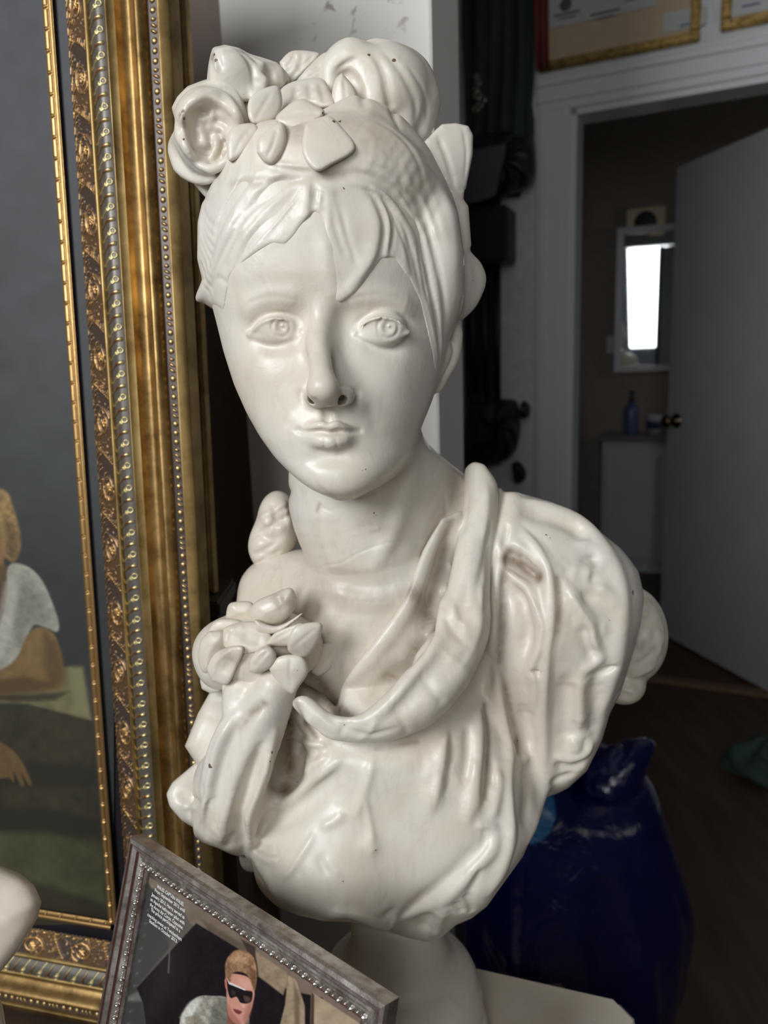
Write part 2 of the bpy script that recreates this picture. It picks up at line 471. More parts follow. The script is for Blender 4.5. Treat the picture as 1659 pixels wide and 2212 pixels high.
# pier (the end of a partition wall) and the recess to its left
C0 = PM(930, 0, 1.05); C0.z = 0
block_ = lambda *a, **k: struct(block(*a, **k))
pw_ = abs((plane_hit(472, 10, C0, DN) - C0).dot(AL)); pd_ = abs((plane_hit(990, 10, C0, AL) - C0).dot(DN)); print('pier', pw_, pd_)
pier = block_('wall_pier', C0, AL * pw_, DN * pd_, UP * 2.6, M_PIER, bevel=0.002)
block_('wall_recess', C0 + AL * (pw_ - 0.02) + DN * (pd_ - 0.02), AL * 1.6, DN * 0.05, UP * 2.6, M_BROWN)
# door wall
HG = Vector((1.40, 2.36, 0))                            # hinge corner of the opening
J0 = HG + AL * 0.80
JH = 2.055
block_('wall_back', J0, AL * 3.2, DN * 0.12, UP * 2.7, M_WALL)
block_('wall_over_door', HG + UP * JH, AL * 0.80, DN * 0.12, UP * (2.7 - JH), M_WALL)
block_('wall_right_of_door', HG, -AL * 2.2, DN * 0.12, UP * 2.7, M_WALL)
def wood_floor():
    m = material('worn_dark_floorboards', (0.05, 0.028, 0.016), 0.5); N, L, b = nodes(m); co = coords(N)
    mp = N.new('ShaderNodeMapping'); L.new(co, mp.inputs[0]); mp.inputs['Scale'].default_value = (8, 1.2, 1); mp.inputs['Rotation'].default_value = (0, 0, 0.43)
    L.new(ramp(N, L, noise(N, L, 3, 6, 0.6, mp.outputs[0]), [(0.3, (0.035, 0.017, 0.009)), (0.7, (0.085, 0.045, 0.022))]), b.inputs['Base Color'])
    return m
M_FLOOR = wood_floor()
block_('floor', (-3, -2.0, -0.05), (8, 0, 0), (0, 9.5, 0), (0, 0, 0.05), M_FLOOR)
block_('ceiling', (-3, 0.2, 2.7), (8, 0, 0), (0, 7.3, 0), (0, 0, 0.05), M_WALL)
block_('wall_left', (-2.6, -2.0, 0), (-0.1, 0, 0), (0, 9, 0), (0, 0, 2.7), M_BROWN)
# casing and jambs with a stepped moulding
def casing(name, p, along, up, h):
    r = empty(name, p); tag(r, kind='structure')
    for k_, (o0, w_, t_) in enumerate(((0.0, 0.028, 0.012), (0.028, 0.05, 0.018), (0.078, 0.022, 0.026), (0.10, 0.012, 0.02))):
        q = block('casing_moulding', Vector(p) + along * o0, along * w_, -DN * t_, up * h, M_TRIM, r, bevel=0.003)
    return r
casing('trim_1', J0, AL, UP, JH + 0.0)
casing('trim_2', HG + UP * JH - AL * 0.112, UP, AL, 0.80 + 0.224)
block_('trim_3', J0, -AL * 0.02, DN * 0.12, UP * JH, M_TRIM)
block_('trim_4', HG + UP * JH, AL * 0.80, DN * 0.12, -UP * 0.02, M_TRIM)
# open door, hinged on the right and swung away
FD = Vector((math.sin(math.radians(-14)), math.cos(math.radians(-14)), 0))
DT = FD.cross(UP) * 0.035
dr = empty('door_1', HG + DN * 0.06 - AL * -0.02); tag(dr, kind='structure')
HP = HG + DN * 0.08 + AL * 0.03
leafd = block('door_leaf', HP + UP * 0.01, FD * 0.755, DT, UP * 1.965, M_DOOR, dr, bevel=0.002)
M_KNOB = material('tarnished_brass', (0.14, 0.10, 0.06), 0.25, 1.0)
kn = HP + FD * 0.69 + UP * 0.965
def spin(name, prof, c, axis, mat, parent=None, seg=32):
    V = []; n = len(prof); q = Vector(axis).to_track_quat('Z', 'Y')
    for i in range(seg):
        a = 2 * math.pi * i / seg
        for r_, z_ in prof: V.append(tuple(Vector(c) + q @ Vector((r_ * math.cos(a), r_ * math.sin(a), z_))))
    Fq = [(i * n + j, ((i + 1) % seg) * n + j, ((i + 1) % seg) * n + j + 1, i * n + j + 1) for i in range(seg) for j in range(n - 1)]
    o = mk(name, V, Fq, mat)
    if parent: adopt(o, parent)
    return o
KP = [(0, 0), (0.032, 0.0), (0.032, 0.004), (0.012, 0.008), (0.011, 0.03), (0.02, 0.036), (0.027, 0.047), (0.026, 0.058), (0.016, 0.066), (0, 0.068)]
sd = -1 if DT.dot(Vector((-1, 0, 0))) > 0 else 1
spin('door_handle', KP, kn + (DT if sd < 0 else Vector()), (DT if sd < 0 else -DT).normalized(), M_KNOB, dr)
spin('door_handle', KP, kn + (Vector() if sd < 0 else DT), (-DT if sd < 0 else DT).normalized(), M_KNOB, dr)
block_('trim_5', HG + DN * 0.12 - AL * 0.3, AL * 1.4, DN * 0.05, UP * 0.012, painted('oak_threshold', (0.16, 0.085, 0.05), 0.5))

# the washroom beyond
BW = HG + DN * 2.05
M_BATH = painted('taupe_wall', (0.30, 0.255, 0.22), 0.7)
block_('wall_washroom_back', BW - AL * 1.0, AL * 3.4, DN * 0.1, UP * 2.7, M_BATH)
block_('wall_washroom_left', J0 + AL * 0.5 + DN * 0.12, DN * 2.0, AL * 0.1, UP * 2.7, M_BATH)
# real mirror on the washroom wall, catching the shop window
def wall_pt(px, py, off=0.0): return plane_hit(px, py, BW - DN * off, DN)
mc = wall_pt(1400, 648, 0.04)
lt = Vector((-0.36, -1.45, 1.72))
# the mirror hangs a touch out of square
nm = ((EYEV - mc).normalized() + (lt - mc).normalized()).normalized()
mr = Vector((nm.y, -nm.x, 0)).normalized() * -1; mu_ = nm.cross(mr) if nm.cross(mr).z > 0 else -nm.cross(mr)
if mr.x < 0: mr = -mr
mw, mh = 0.145, 0.375
mir = empty('wall_mirror', mc - mu_ * mh); tag(mir, 'narrow white-framed mirror reflecting a bright window, above the washroom cabinet', 'mirror')
o = block('mirror_glass', mc - mr * mw - mu_ * mh, mr * 2 * mw, mu_ * 2 * mh, -nm * 0.004, material('mirror_silver', (0.9, 0.93, 0.93), 0.02, 1.0), mir)
M_MF = material('white_mirror_frame', (0.62, 0.63, 0.68), 0.35)
fw = 0.038
fo = []
for a_, b_, c_ in ((mc - mr * (mw + fw) - mu_ * (mh + fw), mr * fw, mu_ * 2 * (mh + fw)), (mc + mr * mw - mu_ * (mh + fw), mr * fw, mu_ * 2 * (mh + fw)),
                (mc - mr * mw - mu_ * (mh + fw), mr * 2 * mw, mu_ * fw), (mc - mr * mw + mu_ * mh, mr * 2 * mw, mu_ * fw)):
    block('mirror_frame', a_, b_, c_, nm * 0.018, M_MF, mir, bevel=0.003)
# square extractor fan grille over the mirror
fc = wall_pt(1395, 482, 0.02)
fan = empty('ventilation_fan', fc); tag(fan, 'small square cream wall fan with round dark opening, above the mirror', 'fan')
R0 = -AL
block('fan_cover', fc - R0 * 0.105 - UP * 0.082, R0 * 0.21, UP * 0.164, -DN * 0.03, material('cream_plastic', (0.85, 0.76, 0.55), 0.4), fan, bevel=0.006)
spin('fan_opening', [(0, 0.004), (0.05, 0.004), (0.062, 0.0), (0.066, -0.004)], fc - DN * 0.031, -DN, material('dark_grille', (0.03, 0.04, 0.045), 0.5), fan)
area('washroom_fill_light', tuple(BW - DN * 1.0 - R0 * -0.9 + UP * 1.7), tuple(BW - DN * 0.2 + UP * 0.9), 0.4, 0.5, 1.3, (1.0, 0.95, 0.9))  # unseen fill lamp, added to brighten the dark washroom walls
# narrow white cabinet, sink shelf, bottle and cup
cb = wall_pt(1338, 930, 0.0); ct = cb.z
cab = empty('washroom_cabinet', (cb.x, cb.y, 0)); tag(cab, 'white narrow cabinet below the washroom mirror', 'cabinet')
cx0 = Vector((cb.x, cb.y, 0)) - DN * 0.005
M_CAB = painted('white_cabinet_paint', (0.55, 0.6, 0.62), 0.4, 10, 0.04, 0.02)
block('cabinet_body', cx0 - DN * 0.34 - UP * 0 - R0 * 0.05, R0 * 0.62, DN * 0.34, UP * (ct - 0.03), M_CAB, cab, bevel=0.004)
block('cabinet_door', cx0 - DN * 0.36 - R0 * 0.03 + UP * 0.08, R0 * 0.27, DN * 0.018, UP * (ct - 0.18), M_CAB, cab, bevel=0.006)
block('cabinet_door', cx0 - DN * 0.36 + R0 * 0.27 + UP * 0.08, R0 * 0.27, DN * 0.018, UP * (ct - 0.18), M_CAB, cab, bevel=0.006)
block('worktop', cx0 - DN * 0.37 - R0 * 0.07 + UP * (ct - 0.03), R0 * 0.66, DN * 0.37, UP * 0.03, painted('stone_worktop', (0.2, 0.19, 0.18), 0.3), cab, bevel=0.004)
def on_z(px, py, z): return plane_hit(px, py, Vector((0, 0, z)), UP)
bp = cx0 - DN * 0.2 + R0 * 0.09 + UP * ct
bt = empty('soap_bottle', bp); tag(bt, 'blue plastic soap bottle with dark pump on the washroom cabinet', 'bottle')
spin('bottle_body', [(0, 0.0), (0.04, 0.0), (0.042, 0.01), (0.042, 0.13), (0.036, 0.16), (0.014, 0.175), (0.014, 0.185), (0, 0.186)], bp, UP, material('blue_plastic', (0.10, 0.15, 0.30), 0.25), bt)
spin('pump', [(0, 0.185), (0.017, 0.185), (0.017, 0.205), (0.007, 0.207), (0.007, 0.235), (0.013, 0.236), (0.013, 0.247), (0, 0.248)], bp, UP, M_BLACK, bt)
bp = cx0 - DN * 0.2 + R0 * 0.22 + UP * ct
cu = empty('tumbler', bp); tag(cu, 'white cup with a dark stripe beside the blue bottle', 'cup')
spin('cup_body', [(0, 0.0), (0.035, 0.0), (0.045, 0.11), (0.042, 0.11), (0.033, 0.006), (0, 0.006)], bp, UP, material('white_ceramic', (0.6, 0.62, 0.66), 0.3), cu)
spin('stripe', [(0.0385, 0.03), (0.0405, 0.031), (0.0435, 0.075), (0.0415, 0.076)], bp, UP, material('navy_print', (0.03, 0.05, 0.12), 0.4), cu)
sw = wall_pt(1322, 745, 0.0)
o = block('light_switch', sw - R0 * 0.03 - UP * 0.05, R0 * 0.06, UP * 0.1, -DN * 0.012, M_MF, bevel=0.003); tag(o, 'pale switch plate on the washroom wall left of the mirror', 'switch')

# ---------------------------------------------------------------- things hung on the door wall
WF = J0.copy()
def W(px, py, off=0.0): return plane_hit(px, py, WF - DN * off, DN)
def panel(name, pts, off, th, mat, parent=None, bevel=0.002): return prism(name, [W(a, b_, off) for a, b_ in pts], -DN * th, mat, parent, bevel)
def gilt(name, lo=(0.10, 0.05, 0.015), hi=(0.55, 0.34, 0.10), sc=60, rough=0.38, detail=0.4):
    m = material(name, hi, rough, 0.9); N, L, b = nodes(m); co = coords(N)
    n = noise(N, L, sc, 6, 0.65, co)
    L.new(ramp(N, L, n, [(0.30, lo), (0.46, tuple((a + c) / 2 for a, c in zip(lo, hi))), (0.62, hi)]), b.inputs['Base Color'])
    L.new(ramp(N, L, noise(N, L, sc * 0.4, 4, 0.6, co), [(0.3, rough - 0.08), (0.7, rough + 0.14)]), b.inputs['Roughness'])
    bump(N, L, b, noise(N, L, sc * 8, 3, 0.5, co), detail, 0.0006)
    return m
M_GOLD2 = gilt('old_gold', (0.10, 0.06, 0.02), (0.36, 0.24, 0.08))
M_MAT = painted('tan_mount', (0.55, 0.42, 0.29), 0.8, 40, 0.05)
M_PAPER = painted('pale_paper', (0.50, 0.52, 0.50), 0.7, 20, 0.03, 0.02)
M_INK = material('grey_ink', (0.10, 0.10, 0.11), 0.8)
def hung(name, label, x0, x1, y_left, y_right, top, fwp, mt, doc):
    """framed certificate; traced lower corners, wall-parallel"""
    BL, BR = W(x0, y_left, 0.0), W(x1, y_right, 0.0); z = BR.z; BL.z = z
    r = empty(name, BL); tag(r, label, 'picture', 'certificates above the doorway')
    e = (BR - BL).normalized(); wd = (BR - BL).length
    f_ = 0.03
    for a_, b_, c_ in ((BL, e * wd, UP * f_), (BL + UP * (top - f_), e * wd, UP * f_), (BL + UP * f_, e * f_, UP * (top - 2 * f_)), (BR - e * f_ + UP * f_, e * f_, UP * (top - 2 * f_))):
        block('frame_side', a_, b_, c_, -DN * 0.022, M_GOLD2, r, bevel=0.005)
    block('mount', BL + e * f_ + UP * f_ - DN * 0.004, e * (wd - 2 * f_), UP * (top - 2 * f_), -DN * 0.006, mt, r)
    return r, BL, BR, e, wd
r, BL, BR, e, wd = hung('framed_certificate', 'gold-framed certificate with tan mount hanging over the door corner', 1166, 1512, 160, 92, 0.5, 10, M_MAT, None)
dq = [W(1187, 68, 0.011), W(1418, 12, 0.011)]; zz = dq[1].z
p_ = block('certificate_sheet', Vector((dq[0].x, dq[0].y, zz)), (dq[1] - dq[0]) * Vector((1, 1, 0)).length / math.sqrt(2) if False else Vector((dq[1].x - dq[0].x, dq[1].y - dq[0].y, 0)), UP * 0.28, -DN * 0.002, M_PAPER, r)
for (a, b_, w_, h_) in ((1196, 38, 50, 7), (1206, 44, 34, 5), (1275, 36, 54, 7), (1285, 43, 36, 4), (1350, 4, 40, 5)):     # illegible lines of print
    q = W(a, b_, 0.0135); block('printed_line', q, e * (w_ * 0.0017), UP * (h_ * 0.0009), -DN * 0.0004, M_INK, r)
q = W(1222, 10, 0.0135); spin('seal', [(0, 0.0006), (0.018, 0.0006), (0.02, 0)], q, -DN, M_INK, r)
q = W(1432, 72, 0.011); block('title_card', q, e * 0.125, UP * 0.055, -DN * 0.002, M_PAPER, r)
q = W(1468, 58, 0.0135); block('printed_line', q, e * 0.035, UP * 0.006, -DN * 0.0004, material('blue_ink', (0.12, 0.13, 0.25), 0.8), r)
r, BL, BR, e, wd = hung('framed_certificate', 'gold-framed certificate at the top right corner, with a white name card', 1556, 1800, 60, 24, 0.45, 10, M_MAT, None)
q = W(1577, 38, 0.011); block('title_card', q, e * 0.14, UP * 0.06, -DN * 0.002, M_PAPER, r)
q = W(1602, 17, 0.0135); block('printed_line', q, e * 0.05, UP * 0.006, -DN * 0.0004, bpy.data.materials['blue_ink'], r)

def folds(name, pts, off, n, amp, mat, label, cat, parent=None):
    """hanging cloth with vertical folds between traced left/right edges; pts: rows (y, x0, x1)"""
    V = []; NX = 60
    for j, (py, x0, x1) in enumerate(pts):
        for i in range(NX + 1):
            t = i / NX; q = W(x0 + (x1 - x0) * t, py, off + amp + amp * math.sin(t * n * 6.283 + 0.7 * j) * (0.6 + 0.4 * math.sin(t * 9 + j)))
            V.append(q)
    R2 = len(pts); Fq = [(j * (NX + 1) + i, j * (NX + 1) + i + 1, (j + 1) * (NX + 1) + i + 1, (j + 1) * (NX + 1) + i) for j in range(R2 - 1) for i in range(NX)]
    o = mk(name, [tuple(v) for v in V], Fq, mat)
    s_ = o.modifiers.new('thickness', 'SOLIDIFY'); s_.thickness = 0.006
    if label: tag(o, label, cat)
    return o
folds('hanging_coat', [(-40, 1000, 1152), (60, 1000, 1153), (160, 1002, 1155), (230, 1004, 1150), (262, 1006, 1152), (340, 1004, 1150), (425, 1000, 1120)], 0.0, 5, 0.018, painted('dark_green_cloth', (0.035, 0.05, 0.048), 0.8), 'dark green grey coat hanging on the wall left of the certificate', 'coat')
folds('red_scarf', [(-40, 1156, 1184), (60, 1157, 1185), (148, 1160, 1186)], 0.03, 2, 0.012, painted('dull_red_cloth', (0.16, 0.03, 0.02), 0.8), 'dull red scarf hanging beside the certificate', 'scarf')
o = panel('wall_hook', [(1142, 214), (1150, 213), (1150, 254), (1142, 255)], 0.0, 0.012, M_MF); tag(o, 'small pale vertical plate at the edge of the door wall', 'hook')
# necklace of metal rings
nk = empty('bead_necklace', W(1030, 165, 0.1)); tag(nk, 'metal ring necklace glinting in front of the dark coat', 'necklace')
M_RING = material('dull_silver', (0.45, 0.40, 0.34), 0.25, 1.0)
for a, b_, r_ in ((1029, 165, 0.008), (1033, 178, 0.009), (1028, 192, 0.008), (1032, 206, 0.011), (1042, 216, 0.012), (1036, 228, 0.01), (1028, 236, 0.01)):
    q = W(a, b_, 0.1)
    bpy_pts = [(r_ + r_ * 0.35 * math.cos(t * 6.283 / 8), r_ * 0.35 * math.sin(t * 6.283 / 8)) for t in range(9)]
    spin('ring', bpy_pts, q, (-DN + Vector((0.3 * math.sin(a), 0, 0.2))).normalized(), M_RING, nk, 16)
def wclay(name, poly, off, th, mat, label=None, cat=None, strokes=(), puff=0.03, parent=None, h=0.005):
    """soft bag hung on the wall: thick pillow of a traced outline"""
    pts = [W(a, b_, off) for a, b_ in poly]; c = sum(pts, Vector()) / len(pts)
    n = 28; pp = crom([(a, b_) for a, b_ in poly] + [poly[0]], 6)[:-1]
    rings = []; cc = pp.mean(0)
    for k_ in range(9):
        t = k_ / 8; s_ = math.cos(t * math.pi / 2) ** 0.6 if t < 1 else 0.0
        rings.append([W(cc[0] + (p[0] - cc[0]) * s_, cc[1] + (p[1] - cc[1]) * s_, off + (th + puff * (0.5 + 0.5 * math.sin(i * 0.9 + k_))) * math.sin(t * math.pi / 2)) for i, p in enumerate(pp)])
    rings = [[W(p[0], p[1], max(0.0, off - 0.02)) for p in pp]] + rings
    m_ = len(pp); V = [tuple(v) for r_ in rings for v in r_]
    Fq = [(j * m_ + i, j * m_ + (i + 1) % m_, (j + 1) * m_ + (i + 1) % m_, (j + 1) * m_ + i) for j in range(len(rings) - 1) for i in range(m_)]
    o = mk(name, V, Fq, mat)
    if parent: adopt(o, parent)
    if label: tag(o, label, cat)
    return o
folds('long_dark_cloth', [(430, 1000, 1082), (560, 1000, 1082), (700, 1002, 1082), (860, 1004, 1082), (1005, 1006, 1080)], 0.0, 4, 0.012, painted('charcoal_cloth', (0.03, 0.028, 0.026), 0.85), 'long charcoal cloth hanging behind the dark tripod legs', 'cloth')
wclay('leather_satchel', [(1000, 300), (1060, 284), (1100, 284), (1120, 296), (1152, 296), (1156, 380), (1130, 410), (1060, 432), (990, 440)], 0.075, 0.08, M_BLACK, 'black leather bag hanging below the dark coat', 'bag')
M_GREY = painted('grey_metal', (0.10, 0.10, 0.12), 0.35)
o = prism('metal_tray', [W(1005, 330, 0.20), W(1094, 312, 0.20), W(1090, 345, 0.20), W(1070, 425, 0.20), W(1040, 436, 0.20), W(1000, 445, 0.20)], -DN * 0.015, M_GREY, bevel=0.004); tag(o, 'grey tilted tray leaning against the black bag', 'tray')
o = block('black_case', W(1000, 578, 0.05), W(1116, 574, 0.05) - W(1000, 578, 0.05), UP * 0.185, -DN * 0.12, M_BLACK, bevel=0.01); tag(o, 'black box shaped case hanging under the leather bag', 'case')
cs = empty('camera_tripod', W(1050, 580, 0.06)); tag(cs, 'dark folded tripod legs hanging beside the pier', 'tripod')
for a, b_, wd_ in (((1043, 578), (1052, 850), 10), ((1073, 575), (1076, 870), 9), ((1018, 578), (1024, 850), 12)):
    A_, B_ = W(a[0], a[1], 0.07), W(b_[0], b_[1], 0.07)
    spin('leg', [(0, 0), (0.011, 0), (0.011, (B_ - A_).length), (0, (B_ - A_).length)], A_, (B_ - A_).normalized(), M_BLACK, cs, 12)
hb = wclay('handbag', [(1005, 872), (1060, 866), (1105, 862), (1122, 880), (1124, 930), (1112, 975), (1080, 1000), (1005, 1012)], 0.06, 0.08, painted('dark_brown_leather', (0.02, 0.014, 0.01), 0.5), 'dark brown round handbag hanging low beside the door wall', 'handbag')
spin('clasp', [(0, 0), (0.03, 0), (0.034, 0.01), (0.02, 0.025), (0, 0.027)], W(1128, 886, 0.09), -R0 * -1, M_BLACK, hb, 16)
sp_ = wclay('pendant', [(1105, 1002), (1120, 996), (1134, 1012), (1136, 1030), (1124, 1044), (1110, 1040)], 0.03, 0.03, M_BLACK, 'black oval pendant hanging from the brown handbag', 'pendant', puff=0.004)
sp_.name = 'tassel'; sp_['label'] = 'black oval tassel hanging beneath the brown handbag'; sp_['category'] = 'tassel'

# ---------------------------------------------------------------- blue plastic sack on the floor
def sack():
    m = material('blue_polythene', (0.006, 0.02, 0.16), 0.2, 0, 0.6); N, L, b = nodes(m); co = coords(N)
    L.new(ramp(N, L, noise(N, L, 5, 4, 0.6, co), [(0.35, (0.001, 0.003, 0.035)), (0.7, (0.003, 0.008, 0.07))]), b.inputs['Base Color'])
    bump(N, L, b, noise(N, L, 14, 5, 0.5, co, 1.2), 0.5, 0.01)
    base = on_z(1255, 2190, 0.0); base = Vector((PM(1235, 1900, 1.08).x, 1.08, 0))
    V = []; na, nz = 120, 90; rr = random.Random(8)
    cr = [(rr.uniform(0, 6.28), rr.uniform(0, 1), rr.uniform(-1.2, 1.2), rr.uniform(0.5, 1)) for _ in range(26)]
    for j in range(nz + 1):
        t = j / nz; z = 0.60 * t + 0.003
        r_ = 0.168 * (math.sin(min(1, t * 3 + 0.35) * 1.57)) * (1 - 0.30 * max(0, (t - 0.55) / 0.35) ** 1.3) * (1 - max(0, (t - 0.9) / 0.1) ** 2.2)
        for i in range(na):
            a = 6.28318 * i / na; d = 0
            for a0, z0, sl_, s_ in cr:
                u_ = (a - a0 - sl_ * (t - z0) + 3.14159) % 6.28318 - 3.14159
                d += s_ * math.exp(-(u_ / 0.10) ** 2) * math.exp(-((t - z0) / 0.28) ** 2)
            k_ = r_ + 0.016 * d * (1 if t < 0.9 else 0.3) + 0.02 * math.sin(3 * a + 4 * t) * t
            V.append((base.x + k_ * math.cos(a) * 1.0, base.y + k_ * math.sin(a) * 0.85, z + 0.035 * t * math.sin(2 * a + 1)))
    Fq = [(j * na + i, j * na + (i + 1) % na, (j + 1) * na + (i + 1) % na, (j + 1) * na + i) for j in range(nz) for i in range(na)]
    c0 = len(V); V.append((base.x, base.y, 0.50))
    o = mk('plastic_sack', V, Fq, m)
    pq = PM(1168, 1835, base.y - 0.17); Va = np.array(V)
    pv = np.clip(1.4 - np.hypot((Va[:, 0] - pq.x) / 0.045, (Va[:, 2] - pq.z) / 0.05), 0, 1) * (Va[:, 1] < base.y)
    at = o.data.attributes.new('print', 'FLOAT', 'POINT'); at.data.foreach_set('value', pv.astype(np.float32))
    ga = N.new('ShaderNodeAttribute'); ga.attribute_name = 'print'
    L.new(mix(N, L, ramp(N, L, ga.outputs['Fac'], [(0.40, 0), (0.5, 1)]), b.inputs['Base Color'].links[0].from_socket, (0.02, 0.10, 0.22)), b.inputs['Base Color'])
    return o, base
sk, sb = sack(); tag(sk, 'large crumpled blue plastic sack standing on the dark floor', 'sack')
# gathered neck of the sack and pale print on its flank
tw = Clay((0, 0, 0), (160, 160, 200), 4)
tw.tube([(80, 80, 5), (105, 78, 40), (140, 84, 62)], [50, 34, 14], 8, smooth=True)
for i in range(12):
    a = i * 0.524; tw.stroke([(80 + 40 * math.cos(a), 80 + 40 * math.sin(a), 10), (84 + 18 * math.cos(a), 79 + 18 * math.sin(a), 70), (72 + 34 * math.cos(a), 84 + 34 * math.sin(a), 140)], 7, -8)
o = tw.mesh('sack_neck', sk.data.materials[0])
o.data.transform(Matrix.Translation((sb.x - 0.03, sb.y - 0.10, 0.56 - EYE))); adopt(o, sk)
q = plane_hit(1180, 1810, Vector((0, sb.y - 0.2, 0)), Vector((0, 1, 0)))
q = on_z(1655, 1665, 0.0)
V = []; Fq = []
for j in range(14):
    for i in range(40):
        a = i * 0.157; r_ = 0.10 * math.cos(j / 13 * 1.57) * (1 + 0.2 * math.sin(3 * a + j)); V.append((q.x + r_ * math.cos(a) * 1.1, q.y + r_ * math.sin(a), 0.09 * math.sin(j / 13 * 1.57) * (1 + 0.2 * math.sin(5 * a)) + 0.001))
for j in range(13):
    for i in range(40): Fq.append((j * 40 + i, j * 40 + (i + 1) % 40, (j + 1) * 40 + (i + 1) % 40, (j + 1) * 40 + i))
o = mk('green_cloth', V, Fq, painted('dark_green_fabric', (0.03, 0.06, 0.04), 0.8)); tag(o, 'crumpled dark green cloth on the floor at the right edge', 'cloth')
# ================================================================ GILT FRAMES
def vpdir(px, py): return Vector(RW @ np.array([(px - CX) / FPX, -(py - CY) / FPX, -1.0])).normalized()
class Axes: pass
G = Axes()
G.up = -vpdir(1081, 13765)
G.rt = -vpdir(-5600, 1010); G.rt = (G.rt - G.up * G.rt.dot(G.up)).normalized()
G.n = G.rt.cross(G.up)                                  # towards the viewer
if G.n.y > 0: G.n = -G.n
G.o = PM(237, 1985, 0.70)                               # lower right corner of the sight edge
MM = 0.001
def gpt(o, u, v, w_): return o + G.rt * u + G.up * v + G.n * w_

def patina(name, dark, mid, hi, red=None, rough=0.36, metal=0.85):
    """painted gilding; attribute 'gild' = how much gold is left on the relief, 'red' = red bole"""
    m = material(name, mid, rough, metal); N, L, b = nodes(m); co = coords(N)
    g = N.new('ShaderNodeAttribute'); g.attribute_name = 'gild'
    n = noise(N, L, 260, 5, 0.7, co)
    ad = N.new('ShaderNodeMath'); ad.operation = 'ADD'; L.new(g.outputs['Fac'], ad.inputs[0])
    mu = N.new('ShaderNodeMath'); mu.operation = 'MULTIPLY_ADD'; L.new(n, mu.inputs[0]); mu.inputs[1].default_value = 0.5; mu.inputs[2].default_value = -0.25
    L.new(mu.outputs[0], ad.inputs[1])
    c = ramp(N, L, ad.outputs[0], [(0.22, dark), (0.5, mid), (0.85, hi)])
    if red:
        r_ = N.new('ShaderNodeAttribute'); r_.attribute_name = 'red'
        c = mix(N, L, r_.outputs['Fac'], c, red)
    L.new(c, b.inputs['Base Color'])
    L.new(ramp(N, L, ad.outputs[0], [(0.25, 0.35), (0.55, metal)]), b.inputs['Metallic'])
    L.new(ramp(N, L, n, [(0.3, rough + 0.1), (0.7, rough)]), b.inputs['Roughness'])
    return m
M_ORN = patina('antique_gilding', (0.085, 0.06, 0.045), (0.27, 0.145, 0.055), (0.68, 0.42, 0.17), (0.25, 0.03, 0.015), 0.34)
M_RIB = patina('leafed_gilding', (0.13, 0.115, 0.095), (0.30, 0.22, 0.11), (0.95, 0.80, 0.38), (0.24, 0.035, 0.02), 0.34)
M_BEAD = patina('bead_gilding', (0.08, 0.06, 0.05), (0.33, 0.21, 0.09), (0.75, 0.52, 0.22), None, 0.3)
M_COVE = gilt('aged_gold_leaf', (0.13, 0.075, 0.025), (0.44, 0.285, 0.11), 34, 0.40, 0.15)
M_FLATG = gilt('flat_gold', (0.17, 0.105, 0.035), (0.42, 0.29, 0.115), 24, 0.42, 0.1)
M_FIL = gilt('bright_gold', (0.25, 0.11, 0.02), (0.78, 0.46, 0.12), 90, 0.28, 0.3)
M_LINER = material('charcoal_velvet', (0.016, 0.014, 0.017), 0.9, 0, 0.1)

